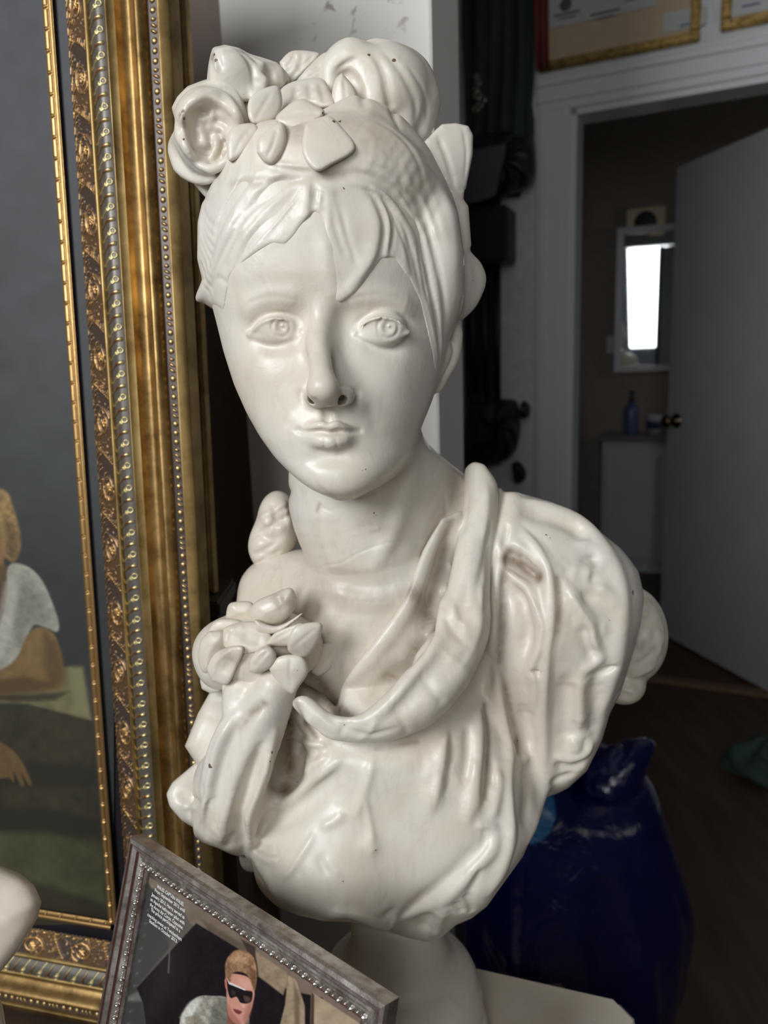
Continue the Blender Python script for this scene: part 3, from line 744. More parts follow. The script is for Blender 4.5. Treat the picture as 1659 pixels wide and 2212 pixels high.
def curve_d(U, V_, pts, per=None):
    d = np.full(U.shape, 1e9)
    for a, b_ in zip(pts[:-1], pts[1:]):
        for sh in ((-per, 0, per) if per else (0,)):
            ax_, ay_ = a[0], a[1] + sh; ex, ey = b_[0] - a[0], b_[1] - a[1]
            t = np.clip(((U - ax_) * ex + (V_ - ay_) * ey) / (ex * ex + ey * ey + 1e-9), 0, 1)
            d = np.minimum(d, np.hypot(U - ax_ - t * ex, V_ - ay_ - t * ey))
    return d
def tile_scroll(Wd, per, res):
    """one repeat of the scrolling acanthus: alternating rosettes inside curled stems; returns height and gilding"""
    nu, nv = int(Wd / res) + 1, int(per / res)
    U, V_ = np.meshgrid(np.linspace(0, Wd, nu), np.arange(nv) * res, indexing='ij')
    Hh = np.zeros(U.shape); 
    def add(pts, w_, h_):
        nonlocal Hh
        Hh = np.maximum(Hh, h_ * np.sqrt(np.clip(1 - (curve_d(U, V_, pts, per) / w_) ** 2, 0, 1)))
    for c_, s_ in (((Wd * 0.56, per * 0.25), 1), ((Wd * 0.62, per * 0.75), -1)):
        R = Wd * 0.40
        sp_ = [(c_[0] + R * (1 - t * 0.5) * math.cos(s_ * (0.3 + t * 7.2)) * 0.95, c_[1] + s_ * 1.45 * R * (1 - t * 0.5) * math.sin(0.3 + t * 7.2)) for t in np.linspace(0, 1, 40)]
        add(sp_, 1.1, 1.5)
        sp2 = [(p[0] + 1.6, p[1] + 1.2 * s_) for p in sp_[:22]]; add(sp2, 0.5, 1.0)
        for k_ in range(6 if s_ > 0 else 8):                                # petals of the rosette
            a = k_ * 6.283 / (6 if s_ > 0 else 8)
            add([(c_[0] + 1.3 * math.cos(a), c_[1] + 1.3 * math.sin(a)), (c_[0] + 3.5 * math.cos(a), c_[1] + 3.5 * math.sin(a))], 1.35, 2.3)
        add([(c_[0], c_[1]), (c_[0] + 0.1, c_[1])], 1.2, 2.9)
        for k_ in range(5):                                                # leaf lobes off the stem
            t = k_ / 5; a = s_ * (1.6 + t * 3.2)
            p0 = (c_[0] + R * 0.9 * math.cos(a), c_[1] + s_ * 1.3 * R * math.sin(abs(a)))
            add([p0, (p0[0] - 2.0 * math.cos(a * 1.2 + 1), p0[1] - 3.4 * s_)], 0.8, 1.6)
    # stems that link the curls and fronds along the inner edge
    add([(0.5, 0), (3, per * 0.06), (Wd * 0.45, per * 0.02), (Wd * 0.95, per * -0.07)], 0.8, 1.3)
    add([(0.8, per * 0.5), (4, per * 0.55), (Wd * 0.5, per * 0.50), (Wd * 0.97, per * 0.43)], 0.8, 1.3)
    for k_ in range(26):
        v0 = per * k_ / 26
        add([(0.8, v0), (4.2 + 2.8 * math.sin(k_ * 2.3), v0 + per * 0.045)], 0.75, 1.6)
    for k_ in range(9):
        for v1_, u1_ in ((0.5, 1), (0.0, -1)):
            t = k_ / 8; add([(4 + 18 * t, per * (v1_ + 0.03 - 0.08 * t)), (5 + 18 * t, per * (v1_ + 0.055 - 0.075 * t) + 2.2 * math.sin(k_ * 1.7))], 0.7, 1.4)
    rr = np.random.RandomState(3)
    for _ in range(70):
        q = (rr.uniform(2, Wd - 1), rr.uniform(0, per)); add([q, (q[0] + rr.uniform(-1.5, 1.5), q[1] + rr.uniform(-2, 2))], rr.uniform(0.45, 0.8), rr.uniform(0.6, 1.3))
    gold = np.clip(Hh / 1.9, 0, 1)
    plate = np.sin(V_ / per * 12.566) > 0.2
    gold = np.where((Hh < 0.3) & plate, 0.34, gold)
    return U, V_, Hh, gold, np.zeros_like(Hh)
def tile_rib(Wd, per, res):
    nu, nv = int(Wd / res) + 1, int(per / res)
    U, V_ = np.meshgrid(np.linspace(0, Wd, nu), np.arange(nv) * res, indexing='ij')
    Hh = np.zeros(U.shape); red = np.zeros(U.shape); gold = np.zeros(U.shape)
    def arc(v0, top, drop): return [(Wd * t, v0 + top - drop * (1 - t) ** 1.8) for t in np.linspace(0.02, top and 0.86 or 0.8, 12)]
    # solid curved lobe with worn red centre
    A_ = [(Wd * t, per * 0.30 - 7.5 * (1 - t) ** 2.0) for t in np.linspace(0.02, 0.80, 12)]
    d = curve_d(U, V_, A_, per); wd = 0.5 + 1.5 * np.clip(U / Wd, 0, 1)
    Hh = np.maximum(Hh, 1.9 * np.sqrt(np.clip(1 - (d / wd) ** 2, 0, 1))); red = np.maximum(red, (d < wd * 0.75) * np.clip((U / Wd - 0.12) * 3, 0, 1) * (U < Wd * 0.68) * 0.85)
    gold = np.maximum(gold, (d < wd) * 0.75)
    # looped outlines of the curled leaf
    for sh in (0.0, 1.7, 3.4):
        B_ = [(Wd * t, per * 0.78 + sh * (1 - t) * 0.6 - 8.5 * (1 - t) ** 2.0 - sh * 0.5) for t in np.linspace(0.02, 0.62, 12)]
        d = curve_d(U, V_, B_, per); Hh = np.maximum(Hh, 0.9 * np.sqrt(np.clip(1 - (d / 0.55) ** 2, 0, 1))); gold = np.maximum(gold, (d < 0.6) * 1.0)
    for cc_, rr_ in (((Wd * 0.76, per * 0.80), 2.4), ((Wd * 0.56, per * 0.70), 1.7)):
        d = np.abs(np.hypot(U - cc_[0], V_ - cc_[1]) - rr_); Hh = np.maximum(Hh, 1.0 * np.sqrt(np.clip(1 - (d / 0.55) ** 2, 0, 1))); gold = np.maximum(gold, (d < 0.6) * 1.0)
    return U, V_, Hh, gold, red
def tile_bead(Wd, per, res):
    nu, nv = int(Wd / res) + 1, int(per / res)
    U, V_ = np.meshgrid(np.linspace(0, Wd, nu), np.arange(nv) * res, indexing='ij')
    Hh = np.zeros(U.shape); m = Wd / 2
    for k_, (v0, l_, a_) in enumerate(((0.10, 2.6, 2.5), (0.30, 2.6, 2.4), (0.50, 2.7, 2.5), (0.68, 1.3, 2.8), (0.80, 1.3, 2.8), (0.92, 1.5, 2.3))):
        q = ((U - m) / a_) ** 2 + ((V_ - v0 * per + (U - m) * (0.5 if k_ in (3, 4) else 0)) / l_) ** 2
        Hh = np.maximum(Hh, 2.0 * np.sqrt(np.clip(1 - q, 0, 1)))
    return U, V_, Hh, np.clip(Hh / 1.7, 0, 1), np.zeros_like(Hh)
def tile_fillet(Wd, per, res):
    nu, nv = int(Wd / res) + 1, int(per / res)
    U, V_ = np.meshgrid(np.linspace(0, Wd, nu), np.arange(nv) * res, indexing='ij')
    Hh = 1.5 * np.sqrt(np.clip(1 - ((U - Wd * 0.3) / (Wd * 0.26)) ** 2, 0, 1))
    Hh += 1.1 * np.sqrt(np.clip(1 - ((U - Wd * 0.78) / (Wd * 0.18)) ** 2, 0, 1))
    for v0 in (0.06, 0.16): Hh = np.where((np.abs(V_ - v0 * per) < 0.8) & (U < Wd * 0.56), Hh * 0.35, Hh)
    Hh += 1.0 * np.sqrt(np.clip(1 - ((U - Wd * 0.35) / 1.6) ** 2 - ((V_ - 0.11 * per) / 1.0) ** 2, 0, 1))
    return U, V_, Hh, np.clip(0.55 + Hh * 0.1, 0, 1), np.zeros_like(Hh)
M_FILR = patina('fillet_gilding', (0.14, 0.06, 0.015), (0.33, 0.19, 0.07), (0.58, 0.37, 0.15), None, 0.32)
def relief(name, tile, base, u0, v0, v1, mat, parent, org, side='r', lift=1.0):
    """run one repeat of relief along a frame side. side r: up the right stile; b: leftwards along the bottom rail"""
    U, V_, Hh, gd, rd = tile
    per = V_.shape[1] * (V_[0, 1] - V_[0, 0]); k0 = int(math.floor(v0 / per)); k1 = int(math.ceil(v1 / per))
    nrep = k1 - k0
    Uf = np.tile(U, (1, nrep)); Vf = np.concatenate([V_ + (k0 + k_) * per for k_ in range(nrep)], 1)
    Hf = np.tile(Hh, (1, nrep)); gf = np.tile(gd, (1, nrep)); rf = np.tile(rd, (1, nrep))
    m = (Vf[0] >= v0) & (Vf[0] <= v1); Uf, Vf, Hf, gf, rf = [q[:, m] for q in (Uf, Vf, Hf, gf, rf)]
    wv = base(Uf[:, 0])[:, None] + Hf * lift
    u_ = (Uf + u0) * MM; v_ = Vf * MM; w_ = wv * MM
    o_, r_, a_, n_ = [np.array(q) for q in (org, G.rt, G.up, G.n)]
    if side == 'r': X = o_ + u_[..., None] * r_ + v_[..., None] * a_ + w_[..., None] * n_
    else: X = o_ - v_[..., None] * r_ - u_[..., None] * a_ + w_[..., None] * n_
    nu, nv = Uf.shape; I = np.arange(nu * nv).reshape(nu, nv)
    Fq = np.stack([I[:-1, :-1], I[1:, :-1], I[1:, 1:], I[:-1, 1:]], -1).reshape(-1, 4)
    if side == 'b': Fq = Fq[:, ::-1]
    o = mk(name, X.reshape(-1, 3), Fq, mat)
    for nm, val in (('gild', gf), ('red', rf)):
        at = o.data.attributes.new(nm, 'FLOAT', 'POINT'); at.data.foreach_set('value', val.ravel().astype(np.float32))
    if parent: adopt(o, parent)
    return o
def strip(name, prof, v0, v1, mat, parent, org, side='r', mitre=True):
    """plain moulding: profile [(u,w)] mm swept along the side"""
    V = []; n = len(prof)
    for k_, vv in enumerate((v0, v1)):
        for (u, w_) in prof:
            v = vv - (u if (k_ == 0 and mitre) else 0)
            V.append(gpt(org, u * MM, v * MM, w_ * MM) if side == 'r' else gpt(org, -v * MM, -u * MM, w_ * MM))
    Fq = [(i, i + 1, n + i + 1, n + i) for i in range(n - 1)]
    if side == 'b': Fq = [q[::-1] for q in Fq]
    o = mk(name, [tuple(v) for v in V], Fq, mat)
    if parent: adopt(o, parent)
    return o
S = 1.0
fr = empty('gilt_picture_frame', gpt(G.o, 0, -0.13, -0.03)); tag(fr, 'large ornate gilt frame holding a dark painting, left of the white bust', 'picture frame')
T_SC = tile_scroll(24, 124, 0.5); T_RB = tile_rib(17.5, 21.5, 0.35); T_BD = tile_bead(11, 42, 0.4); T_FL = tile_fillet(10.5, 19, 0.4)
Vt = 1130
sm = lambda q: q
for side, va, vb, oo in (('r', 0, Vt, 0), ('b', 0, 620, 0)):
    relief('sight_moulding', T_FL, lambda u: 3 + 0 * u, 0, -3, vb, M_FILR, fr, G.o, side)
    strip('liner', [(10.5, 3), (10.6, -4), (24, -4), (24.2, 2)], va, vb, M_LINER, fr, G.o, side)
    relief('scroll_moulding', T_SC, lambda u: 2 + 9 * (u / 24) ** 0.9, 24.5, -24 if side == 'r' else -24, vb, M_ORN, fr, G.o, side)
    strip('inner_bead', [(48.3, 9), (49.2, 13.5), (51, 14.5), (53, 13.5), (53.6, 11)], va, vb, M_FLATG, fr, G.o, side)
    relief('leaf_moulding', T_RB, lambda u: 11 + 5.5 * np.sin(np.clip(u / 17.5, 0, 1) * math.pi * 0.8), 53.6, -53 if side == 'r' else -53, vb, M_RIB, fr, G.o, side)
    strip('gold_edge', [(71, 14), (72, 15.5), (73, 15.5), (73.5, 14), (79, 11.5)], va, vb, M_FLATG, fr, G.o, side)
    strip('cove_moulding', [(79, 11.5), (80, 6)] + [(80 + 14 * t, 6 - 5 * math.sin(t * 3.14159)) for t in np.linspace(0, 1, 9)][1:] + [(94 + 12.5 * t, 6 + 7.5 * math.sin(t * 3.14159 * 0.9)) for t in np.linspace(0, 1, 11)][1:] + [(107, 4)], va, vb, M_COVE, fr, G.o, side)
    relief('bead_moulding', T_BD, lambda u: 4 + 0 * u, 107, -107 if side == 'r' else -107, vb, M_BEAD, fr, G.o, side)
    strip('outer_moulding', [(118, 4), (118.3, 8), (119.5, 8.8), (121, 7), (128, 5), (128.6, 3), (128.6, -14)], va, vb, M_FLATG, fr, G.o, side)
# ---- painting inside the frame
def cpt(px, py, w_=-2.0):
    p0 = gpt(G.o, 0, 0, w_ * MM); return plane_hit(px, py, p0, G.n)
def canvas_mat():
    m = material('dark_oil_background', (0.055, 0.062, 0.066), 0.42); N, L, b = nodes(m); co = coords(N)
    L.new(ramp(N, L, noise(N, L, 7, 6, 0.65, co, 0.6), [(0.3, (0.045, 0.055, 0.058)), (0.5, (0.062, 0.068, 0.072)), (0.72, (0.082, 0.085, 0.085))]), b.inputs['Base Color'])
    bump(N, L, b, noise(N, L, 900, 2, 0.5, co), 0.2, 0.0003)
    return m
cv = prism('backing_panel', [gpt(G.o, 0.001, -0.001, -0.003), gpt(G.o, 0.001, 1.13, -0.003), gpt(G.o, -0.62, 1.13, -0.003), gpt(G.o, -0.62, -0.001, -0.003)], -G.n * 0.012, canvas_mat(), fr)
def lin(c): return np.array([((v / 255) / 12.92 if v <= 10 else ((v / 255 + 0.055) / 1.055) ** 2.4) for v in c])
def vnoise(X, Y, sc, seed):
    r = np.random.RandomState(seed).rand(64, 64); x = X / sc; y = Y / sc
    i = np.floor(x).astype(int); j = np.floor(y).astype(int); u = x - i; v = y - j; u = u * u * (3 - 2 * u); v = v * v * (3 - 2 * v)
    g = lambda a, b_: r[a % 64, b_ % 64]
    return (g(i, j) * (1 - u) * (1 - v) + g(i + 1, j) * u * (1 - v) + g(i, j + 1) * (1 - u) * v + g(i + 1, j + 1) * u * v) * 2 - 1
class Picture:
    """a flat painted or printed image, one coloured vertex per brush touch"""
    def __init__(s, x0, x1, y0, y1, st):
        s.X, s.Y = np.meshgrid(np.arange(x0, x1 + st, st), np.arange(y0, y1 + st, st), indexing='ij'); s.C = np.zeros(s.X.shape + (3,))
    def fill(s, c): s.C[:] = lin(c)
    def lay(s, poly, c, soft=1.5, al=1.0, nz=0.0, nsc=6, sp=4, seed=1, stretch=1.0, mul=False):
        p = crom(list(poly) + [poly[0]], sp)[:-1] if sp else np.array(poly, float)
        D_ = np.full(s.X.shape, 1e9); ins = np.zeros(s.X.shape, bool)
        for i in range(len(p)):
            a, b_ = p[i], p[(i + 1) % len(p)]; e = b_ - a
            t = np.clip(((s.X - a[0]) * e[0] + (s.Y - a[1]) * e[1]) / (e.dot(e) + 1e-9), 0, 1)
            D_ = np.minimum(D_, np.hypot(s.X - a[0] - t * e[0], s.Y - a[1] - t * e[1]))
            ins ^= ((a[1] > s.Y) != (b_[1] > s.Y)) & (s.X < (b_[0] - a[0]) * (s.Y - a[1]) / (b_[1] - a[1] + 1e-12) + a[0])
        D_ = np.where(ins, -D_, D_); m = np.clip(0.5 - D_ / (2 * soft), 0, 1); m = m * m * (3 - 2 * m) * al
        col = lin(c)[None, None, :] * np.ones(s.X.shape + (1,))
        if nz: col = col * (1 + nz * (vnoise(s.X, s.Y * stretch, nsc, seed) * 0.6 + vnoise(s.X, s.Y * stretch, nsc * 0.4, seed + 9) * 0.4))[..., None]
        s.C = s.C * (1 - m[..., None]) + (s.C * lin(c) if mul else col) * m[..., None]
    def build(s, name, fn_, mat, parent):
        nu, nv = s.X.shape; V = [tuple(fn_(a, b_)) for a, b_ in zip(s.X.ravel(), s.Y.ravel())]
        I = np.arange(nu * nv).reshape(nu, nv); Fq = np.stack([I[:-1, :-1], I[:-1, 1:], I[1:, 1:], I[1:, :-1]], -1).reshape(-1, 4)
        o = mk(name, V, Fq, mat, smooth=False); at = o.data.attributes.new('paint', 'FLOAT_COLOR', 'POINT')
        at.data.foreach_set('color', np.concatenate([np.clip(s.C, 0, 1), np.ones(s.X.shape + (1,))], -1).astype(np.float32).ravel()); adopt(o, parent); return o
def paint_mat(name, rough, bm=0.0):
    m = material(name, (0.1, 0.1, 0.1), rough); N, L, b = nodes(m)
    a = N.new('ShaderNodeAttribute'); a.attribute_name = 'paint'; L.new(a.outputs['Color'], b.inputs['Base Color'])
    if bm: bump(N, L, b, noise(N, L, 900, 2, 0.5, coords(N)), bm, 0.0003)
    return m
pc = Picture(-420, 246, -30, 1996, 3.0)
pc.fill((60, 62, 64))
pc.lay([(-450, -60), (260, -60), (260, 2000), (-450, 2000)], (60, 62, 64), 1, 1, 0.28, 60, 0, 5)
pc.lay([(-450, 900), (260, 900), (260, 2050), (-450, 2050)], (52, 56, 52), 300, 0.8, 0.2, 40, 0, 7)
pc.lay([(-450, -60), (260, -60), (260, 500), (-450, 500)], (66, 68, 70), 300, 0.5, 0.2, 30, 0, 8)
OB, OD, OM = (44, 40, 24), (62, 58, 38), (86, 88, 56)
pc.lay([(-450, 1505), (60, 1525), (196, 1548), (240, 2000), (-450, 2000)], OD, 4, 1, 0.35, 24, 0, 3)
pc.lay([(-450, 1640), (90, 1648), (206, 1655), (212, 1700), (90, 1700), (-450, 1690)], OB, 8, 0.8, 0.2, 20, 0, 4)
pc.lay([(-450, 1725), (100, 1745), (216, 1770), (216, 1810), (-450, 1780)], OB, 10, 0.8, 0, 20, 0)
pc.lay([(-450, 1790), (100, 1800), (222, 1830), (232, 1960), (90, 1910), (-450, 1880)], OM, 14, 0.9, 0.3, 30, 0, 6)
pc.lay([(-450, 1905), (90, 1915), (240, 1960), (240, 2010), (-450, 2000)], OD, 12, 0.9, 0.2, 30, 0, 6)
pc.lay([(-450, 1440), (60, 1440), (176, 1442), (196, 1555), (60, 1520), (-450, 1505)], (128, 122, 84), 4, 1, 0.35, 26, 0, 2)
pc.lay([(150, 1442), (178, 1442), (196, 1552), (160, 1540)], (150, 146, 104), 10, 0.7, 0, 20, 0)
pc.lay([(-240, 1492), (60, 1500), (150, 1494), (120, 1512), (60, 1516), (-240, 1512)], (48, 36, 22), 6, 0.8, 0, 20, 0)
pc.lay([(-120, 1200), (-130, 1110), (-80, 1050), (6, 1058), (26, 1090), (40, 1140), (44, 1180), (30, 1215), (8, 1204), (-40, 1210), (-90, 1240)], (146, 118, 74), 5, 1, 0.55, 9, 4, 11)
pc.lay([(10, 1120), (36, 1150), (36, 1195), (14, 1195)], (92, 70, 40), 9, 0.7, 0.6, 6, 4, 12)
pc.lay([(-90, 1140), (-40, 1120), (2, 1166), (8, 1204), (2, 1238), (-40, 1262), (-84, 1230)], (150, 112, 76), 4, 1, 0.15, 10)
pc.lay([(-70, 1230), (14, 1222), (28, 1290), (20, 1380), (-40, 1470), (-110, 1400)], (104, 82, 48), 6, 1, 0.2, 14)
pc.lay([(-240, 1505), (-230, 1380), (-190, 1280), (-110, 1240), (-70, 1360), (-30, 1420), (-16, 1400), (14, 1300), (16, 1232), (34, 1217), (66, 1228), (92, 1256), (112, 1300), (126, 1342), (124, 1364), (100, 1356), (72, 1350), (52, 1392), (18, 1446), (-60, 1500)], (178, 176, 160), 3, 1, 0.3, 12, 4, 2)
pc.lay([(50, 1250), (90, 1290), (100, 1340), (70, 1345), (40, 1400), (30, 1330)], (128, 128, 116), 14, 0.7, 0.4, 10, 4, 5)
pc.lay([(10, 1260), (34, 1250), (30, 1330), (4, 1420), (-20, 1440)], (210, 206, 192), 8, 0.5, 0.2, 8, 4, 6)
pc.lay([(-160, 1502), (-60, 1470), (-10, 1452), (34, 1424), (54, 1380), (78, 1356), (112, 1364), (130, 1405), (138, 1450), (140, 1478), (116, 1492), (60, 1490), (0, 1500)], (140, 112, 68), 4, 1, 0.18, 16)
pc.lay([(96, 1362), (128, 1400), (138, 1470), (110, 1486), (96, 1430)], (92, 70, 38), 12, 0.7)
pc.lay([(-10, 1470), (50, 1462), (110, 1474), (100, 1492), (0, 1500)], (84, 62, 34), 9, 0.75)
pc.lay([(-180, 1500), (-120, 1500), (-70, 1570), (-10, 1598), (24, 1618), (50, 1650), (68, 1690), (62, 1696), (46, 1668), (52, 1694), (44, 1696), (30, 1668), (30, 1690), (18, 1680), (-20, 1680), (-90, 1650)], (118, 92, 56), 3, 1, 0.2, 10)
pc.C *= (0.94 - 0.34 * np.clip((pc.Y - 1000) / 250, 0, 1))[..., None]     # picture colours scaled darker towards the bottom
pc.build('painting', lambda a, b_: cpt(a, b_, -2.0), paint_mat('oil_paint', 0.6, 0.15), fr)
# ---- second gilt frame leaning behind it
H2 = PM(462, 1282, 0.835)
def strip2(name, prof, v1, mat, parent, side):
    V = []; n = len(prof)
    for k_, vv in enumerate((0, v1)):
        for (u, w_) in prof:
            v = vv + (u if k_ == 0 else 0)
            V.append(gpt(H2, -u * MM, v * MM, w_ * MM) if side == 'r' else gpt(H2, -v * MM, u * MM, w_ * MM))
    Fq = [(i, i + 1, n + i + 1, n + i) for i in range(n - 1)]
    o = mk(name, [tuple(v) for v in V], Fq, mat); adopt(o, parent); return o
fr2 = empty('plain_gilt_frame', H2); tag(fr2, 'second plainer gold frame leaning behind the large ornate frame', 'picture frame')
for side, v1 in (('r', 820), ('b', 420)):
    strip2('outer_moulding', [(0, -12), (0, -2), (1, 0), (8, 1.5), (9.5, 0), (10, -6)], v1, M_FLATG, fr2, side)
    strip2('cove_moulding', [(10, -6), (14, -9), (20, -7), (24, -1), (30, 3), (36, 2), (40, -3), (42, -10)], v1, M_COVE, fr2, side)
prism('backing_board', [gpt(H2, -0.04, 0.04, -0.012), gpt(H2, -0.04, 0.82, -0.012), gpt(H2, -0.42, 0.82, -0.012), gpt(H2, -0.42, 0.04, -0.012)], -G.n * 0.008, M_DARK, fr2)

# ================================================================ SILVER FRAME IN THE FOREGROUND
hd = -vpdir(-1154, 867.5); hd = Vector((hd.x, hd.y, 0)).normalized()      # along its top, to the right and nearer
nh = Vector((hd.y, -hd.x, 0)); 
if nh.y > 0: nh = -nh
TL = PM(283, 1806, 0.492)
def pj(p):
    q = proj(p.x, p.y, p.z - EYE); return q[0], q[1]
best = None
for k_ in range(0, 700):
    th = math.radians(k_ * 0.1); up_ = UP * math.cos(th) - nh * math.sin(th)
    a = pj(TL); b_ = pj(TL - up_ * 0.12); s_ = (b_[0] - a[0]) / (b_[1] - a[1])
    e_ = abs(s_ + 0.18)
    if best is None or e_ < best[0]: best = (e_, th, up_)
fu = best[2].normalized(); fn = hd.cross(fu)
if fn.dot(Vector((0, -1, 0))) < 0: fn = -fn
# how wide: the upper right corner is at (872, 2152)
wbest = min((abs(pj(TL + hd * (w_ * 0.001))[0] - 838), w_ * 0.001) for w_ in range(50, 700))
FW = wbest[1]; print('silver frame lean', math.degrees(best[1]), 'width', FW, 'TR', pj(TL + hd * FW), 'y', (TL + hd * FW))
FH = (TL.z - 0.513 - 0.011) / fu.z; print('height', FH)
M_SIL = gilt('worn_silver_leaf', (0.24, 0.195, 0.165), (0.50, 0.465, 0.425), 130, 0.36, 0.15)
M_SILB = material('bright_silver', (0.72, 0.70, 0.66), 0.22, 1.0)
M_REDL = material('red_bole_line', (0.12, 0.045, 0.035), 0.5, 0.4)
sf = empty('silver_photo_frame', TL - fu * FH); tag(sf, 'silver beaded frame with a magazine photograph, leaning before the bust', 'photo frame')
def fp(u, v, w_): return TL + hd * u - fu * v + fn * w_
PROF = [(0.0, -0.010, 0), (0.0, -0.001, 0), (0.0012, 0.0012, 0), (0.0044, 0.0018, 0), (0.0050, 0.0004, 1), (0.0057, 0.0009, 0), (0.0072, 0.0010, 0), (0.0100, -0.0012, 0), (0.0106, -0.0030, 1), (0.0113, -0.0026, 0), (0.0130, -0.0024, 0), (0.0155, -0.0036, 0),
        (0.0160, -0.0028, 0), (0.0170, -0.0034, 0), (0.0210, -0.0036, 0), (0.0215, -0.0030, 1), (0.0221, -0.0038, 0), (0.0236, -0.0056, 0), (0.0238, -0.0090, 0)]
kf = 0.79
PROF = [(a * kf * FW / 0.235, b_, c_) for a, b_, c_ in PROF]
def fside(name, k_):
    V = []; n = len(PROF)
    for e_ in (0, 1):
        for (u, w_, _) in PROF:
            if k_ == 0: V.append(fp(u if e_ == 0 else FW - u, u, w_))
            if k_ == 1: V.append(fp(FW - u, u if e_ == 0 else FH - u, w_))
            if k_ == 2: V.append(fp(FW - u if e_ == 0 else u, FH - u, w_))
            if k_ == 3: V.append(fp(u, FH - u if e_ == 0 else u, w_))
    o = mk(name, [tuple(v) for v in V], [(i, n + i, n + i + 1, i + 1) for i in range(n - 1)], M_SIL, smooth=False)
    o.data.materials.append(M_REDL)
    for i, p_ in enumerate(o.data.polygons):
        if PROF[i][2] or PROF[i + 1][2]: p_.material_index = 1
    adopt(o, sf); return o
for k_ in range(4): fside('frame_side', k_)
# rows of beads, each row running along one side
def sphere_v(c, r, ax):
    V, Fq = [], []
    for j in range(7):
        ph = math.pi * j / 6 - math.pi / 2
        for i in range(10):
            th = 6.283 * i / 10; V.append(c + ax[0] * (r * math.cos(ph) * math.cos(th)) + ax[1] * (r * math.cos(ph) * math.sin(th)) + ax[2] * (r * math.sin(ph)))
    for j in range(6):
        for i in range(10): Fq.append((j * 10 + i, j * 10 + (i + 1) % 10, (j + 1) * 10 + (i + 1) % 10, (j + 1) * 10 + i))
    return V, Fq
ub = 0.0190 * kf * FW / 0.235; br = 0.0020 * FW / 0.235; sp_ = 0.0086 * FW / 0.235
for k_ in range(4):
    V, Fq = [], []; Ln = (FW if k_ % 2 == 0 else FH) - 2 * ub; nb = int(Ln / sp_)
    for i in range(nb + 1):
        t = ub + Ln * i / nb
        for dt, rr_ in ((0, br), (sp_ * 0.5, br * 0.38)):
            tt = t + dt
            if tt > ub + Ln: continue
            c = {0: fp(tt, ub, -0.0026), 1: fp(FW - ub, tt, -0.0026), 2: fp(tt, FH - ub, -0.0026), 3: fp(ub, tt, -0.0026)}[k_]
            v_, f_ = sphere_v(c, rr_, (hd * (0.8 if k_ % 2 == 0 else 1), fu * (1 if k_ % 2 == 0 else 0.8), fn))
            o0 = len(V); V += v_; Fq += [tuple(q + o0 for q in f) for f in f_]
    o = mk('bead_row', [tuple(v) for v in V], Fq, M_SILB); adopt(o, sf)
# photograph under glass
def qp(px, py, w_=-0.0085):
    p0 = fp(0, 0, w_); return plane_hit(px, py, p0, fn)
iu = PROF[-1][0] - 0.001
ph = prism('photograph', [fp(iu, iu, -0.0085), fp(FW - iu, iu, -0.0085), fp(FW - iu, FH - iu, -0.0085), fp(iu, FH - iu, -0.0085)], -fn * 0.002, material('print_paper', (0.12, 0.10, 0.085), 0.3), sf)
X0 = lambda cx, cy: (200 + cx * 0.422, 1750 + cy * 0.422)           # from the enlarged crop
def cr(*pts): return [X0(a, b_) for a, b_ in pts]
pp_ = Picture(150, 905, 1790, 2300, 1.6)
pp_.fill((88, 82, 76))
L2 = pp_.lay
L2(cr((-100, 0), (320, 350), (350, 600), (395, 700), (225, 905), (260, 1000), (320, 1500), (-100, 1500)), (58, 58, 57), 3, 1, 0.12, 60, 0, 3)
L2(cr((270, 560), (370, 560), (400, 640), (395, 700), (225, 905), (180, 800)), (66, 66, 65), 14, 0.8, 0, 10, 0)
L2(cr((170, 960), (240, 930), (258, 975), (180, 975)), (104, 104, 102), 5, 0.8)
L2(cr((270, 330), (560, 500), (830, 660), (1060, 830), (1290, 1000), (1600, 1260), (1600, 1500), (980, 930), (700, 740), (500, 580), (430, 440), (300, 400)), (112, 98, 86), 3, 1, 0.2, 22, 0, 4)
L2(cr((560, 560), (830, 720), (1000, 850), (980, 900), (800, 760), (600, 640)), (84, 72, 62), 6, 0.8, 0.2, 14, 0)
L2(cr((225, 910), (530, 578), (830, 760), (1000, 920), (1180, 960), (1130, 1500), (320, 1500), (258, 990)), (24, 20, 24), 2, 1, 0.3, 12, 0, 7)
L2(cr((760, 660), (835, 700), (835, 770), (800, 740)), (60, 50, 44), 3, 1, 0, 8, 0)
L2(cr((835, 722), (990, 828), (1000, 860), (975, 945), (850, 850)), (142, 124, 102), 3, 1, 0.35, 12, 0, 8)
L2(cr((1002, 845), (1042, 868), (1085, 1000), (1090, 1500), (860, 1500), (985, 1000)), (146, 128, 104), 2, 1, 0.3, 14, 0, 9)
L2(cr((1030, 880), (1060, 960), (1060, 1500), (1040, 1500)), (96, 82, 66), 4, 0.8, 0, 8, 0)
L2(cr((1120, 930), (1350, 1080), (1600, 1300), (1600, 1500), (1105, 1500)), (158, 140, 116), 2, 1, 0.25, 20, 0, 10)
L2(cr((1120, 930), (1135, 945), (1130, 1500), (1100, 1500)), (70, 56, 46), 2, 1, 0, 8, 0)
L2(cr((392, 700), (398, 700), (392, 835), (384, 835)), (92, 92, 92), 1.5, 0.7, 0, 8, 0)
L2(cr((430, 1300), (446, 1090), (480, 1010), (540, 955), (620, 952), (690, 962), (760, 1040), (800, 1062), (800, 1120), (880, 1200), (900, 1500), (430, 1500)), (150, 146, 134), 1.5, 1, 0.55, 7, 4, 13)
L2(cr((620, 975), (660, 1000), (680, 1100), (640, 1500), (600, 1500), (600, 1100)), (84, 84, 76), 5, 0.7, 0.5, 6, 4, 14)
L2(cr((450, 1060), (500, 985), (560, 965), (520, 1040), (470, 1120)), (206, 204, 194), 5, 0.7, 0.4, 6, 4, 15)
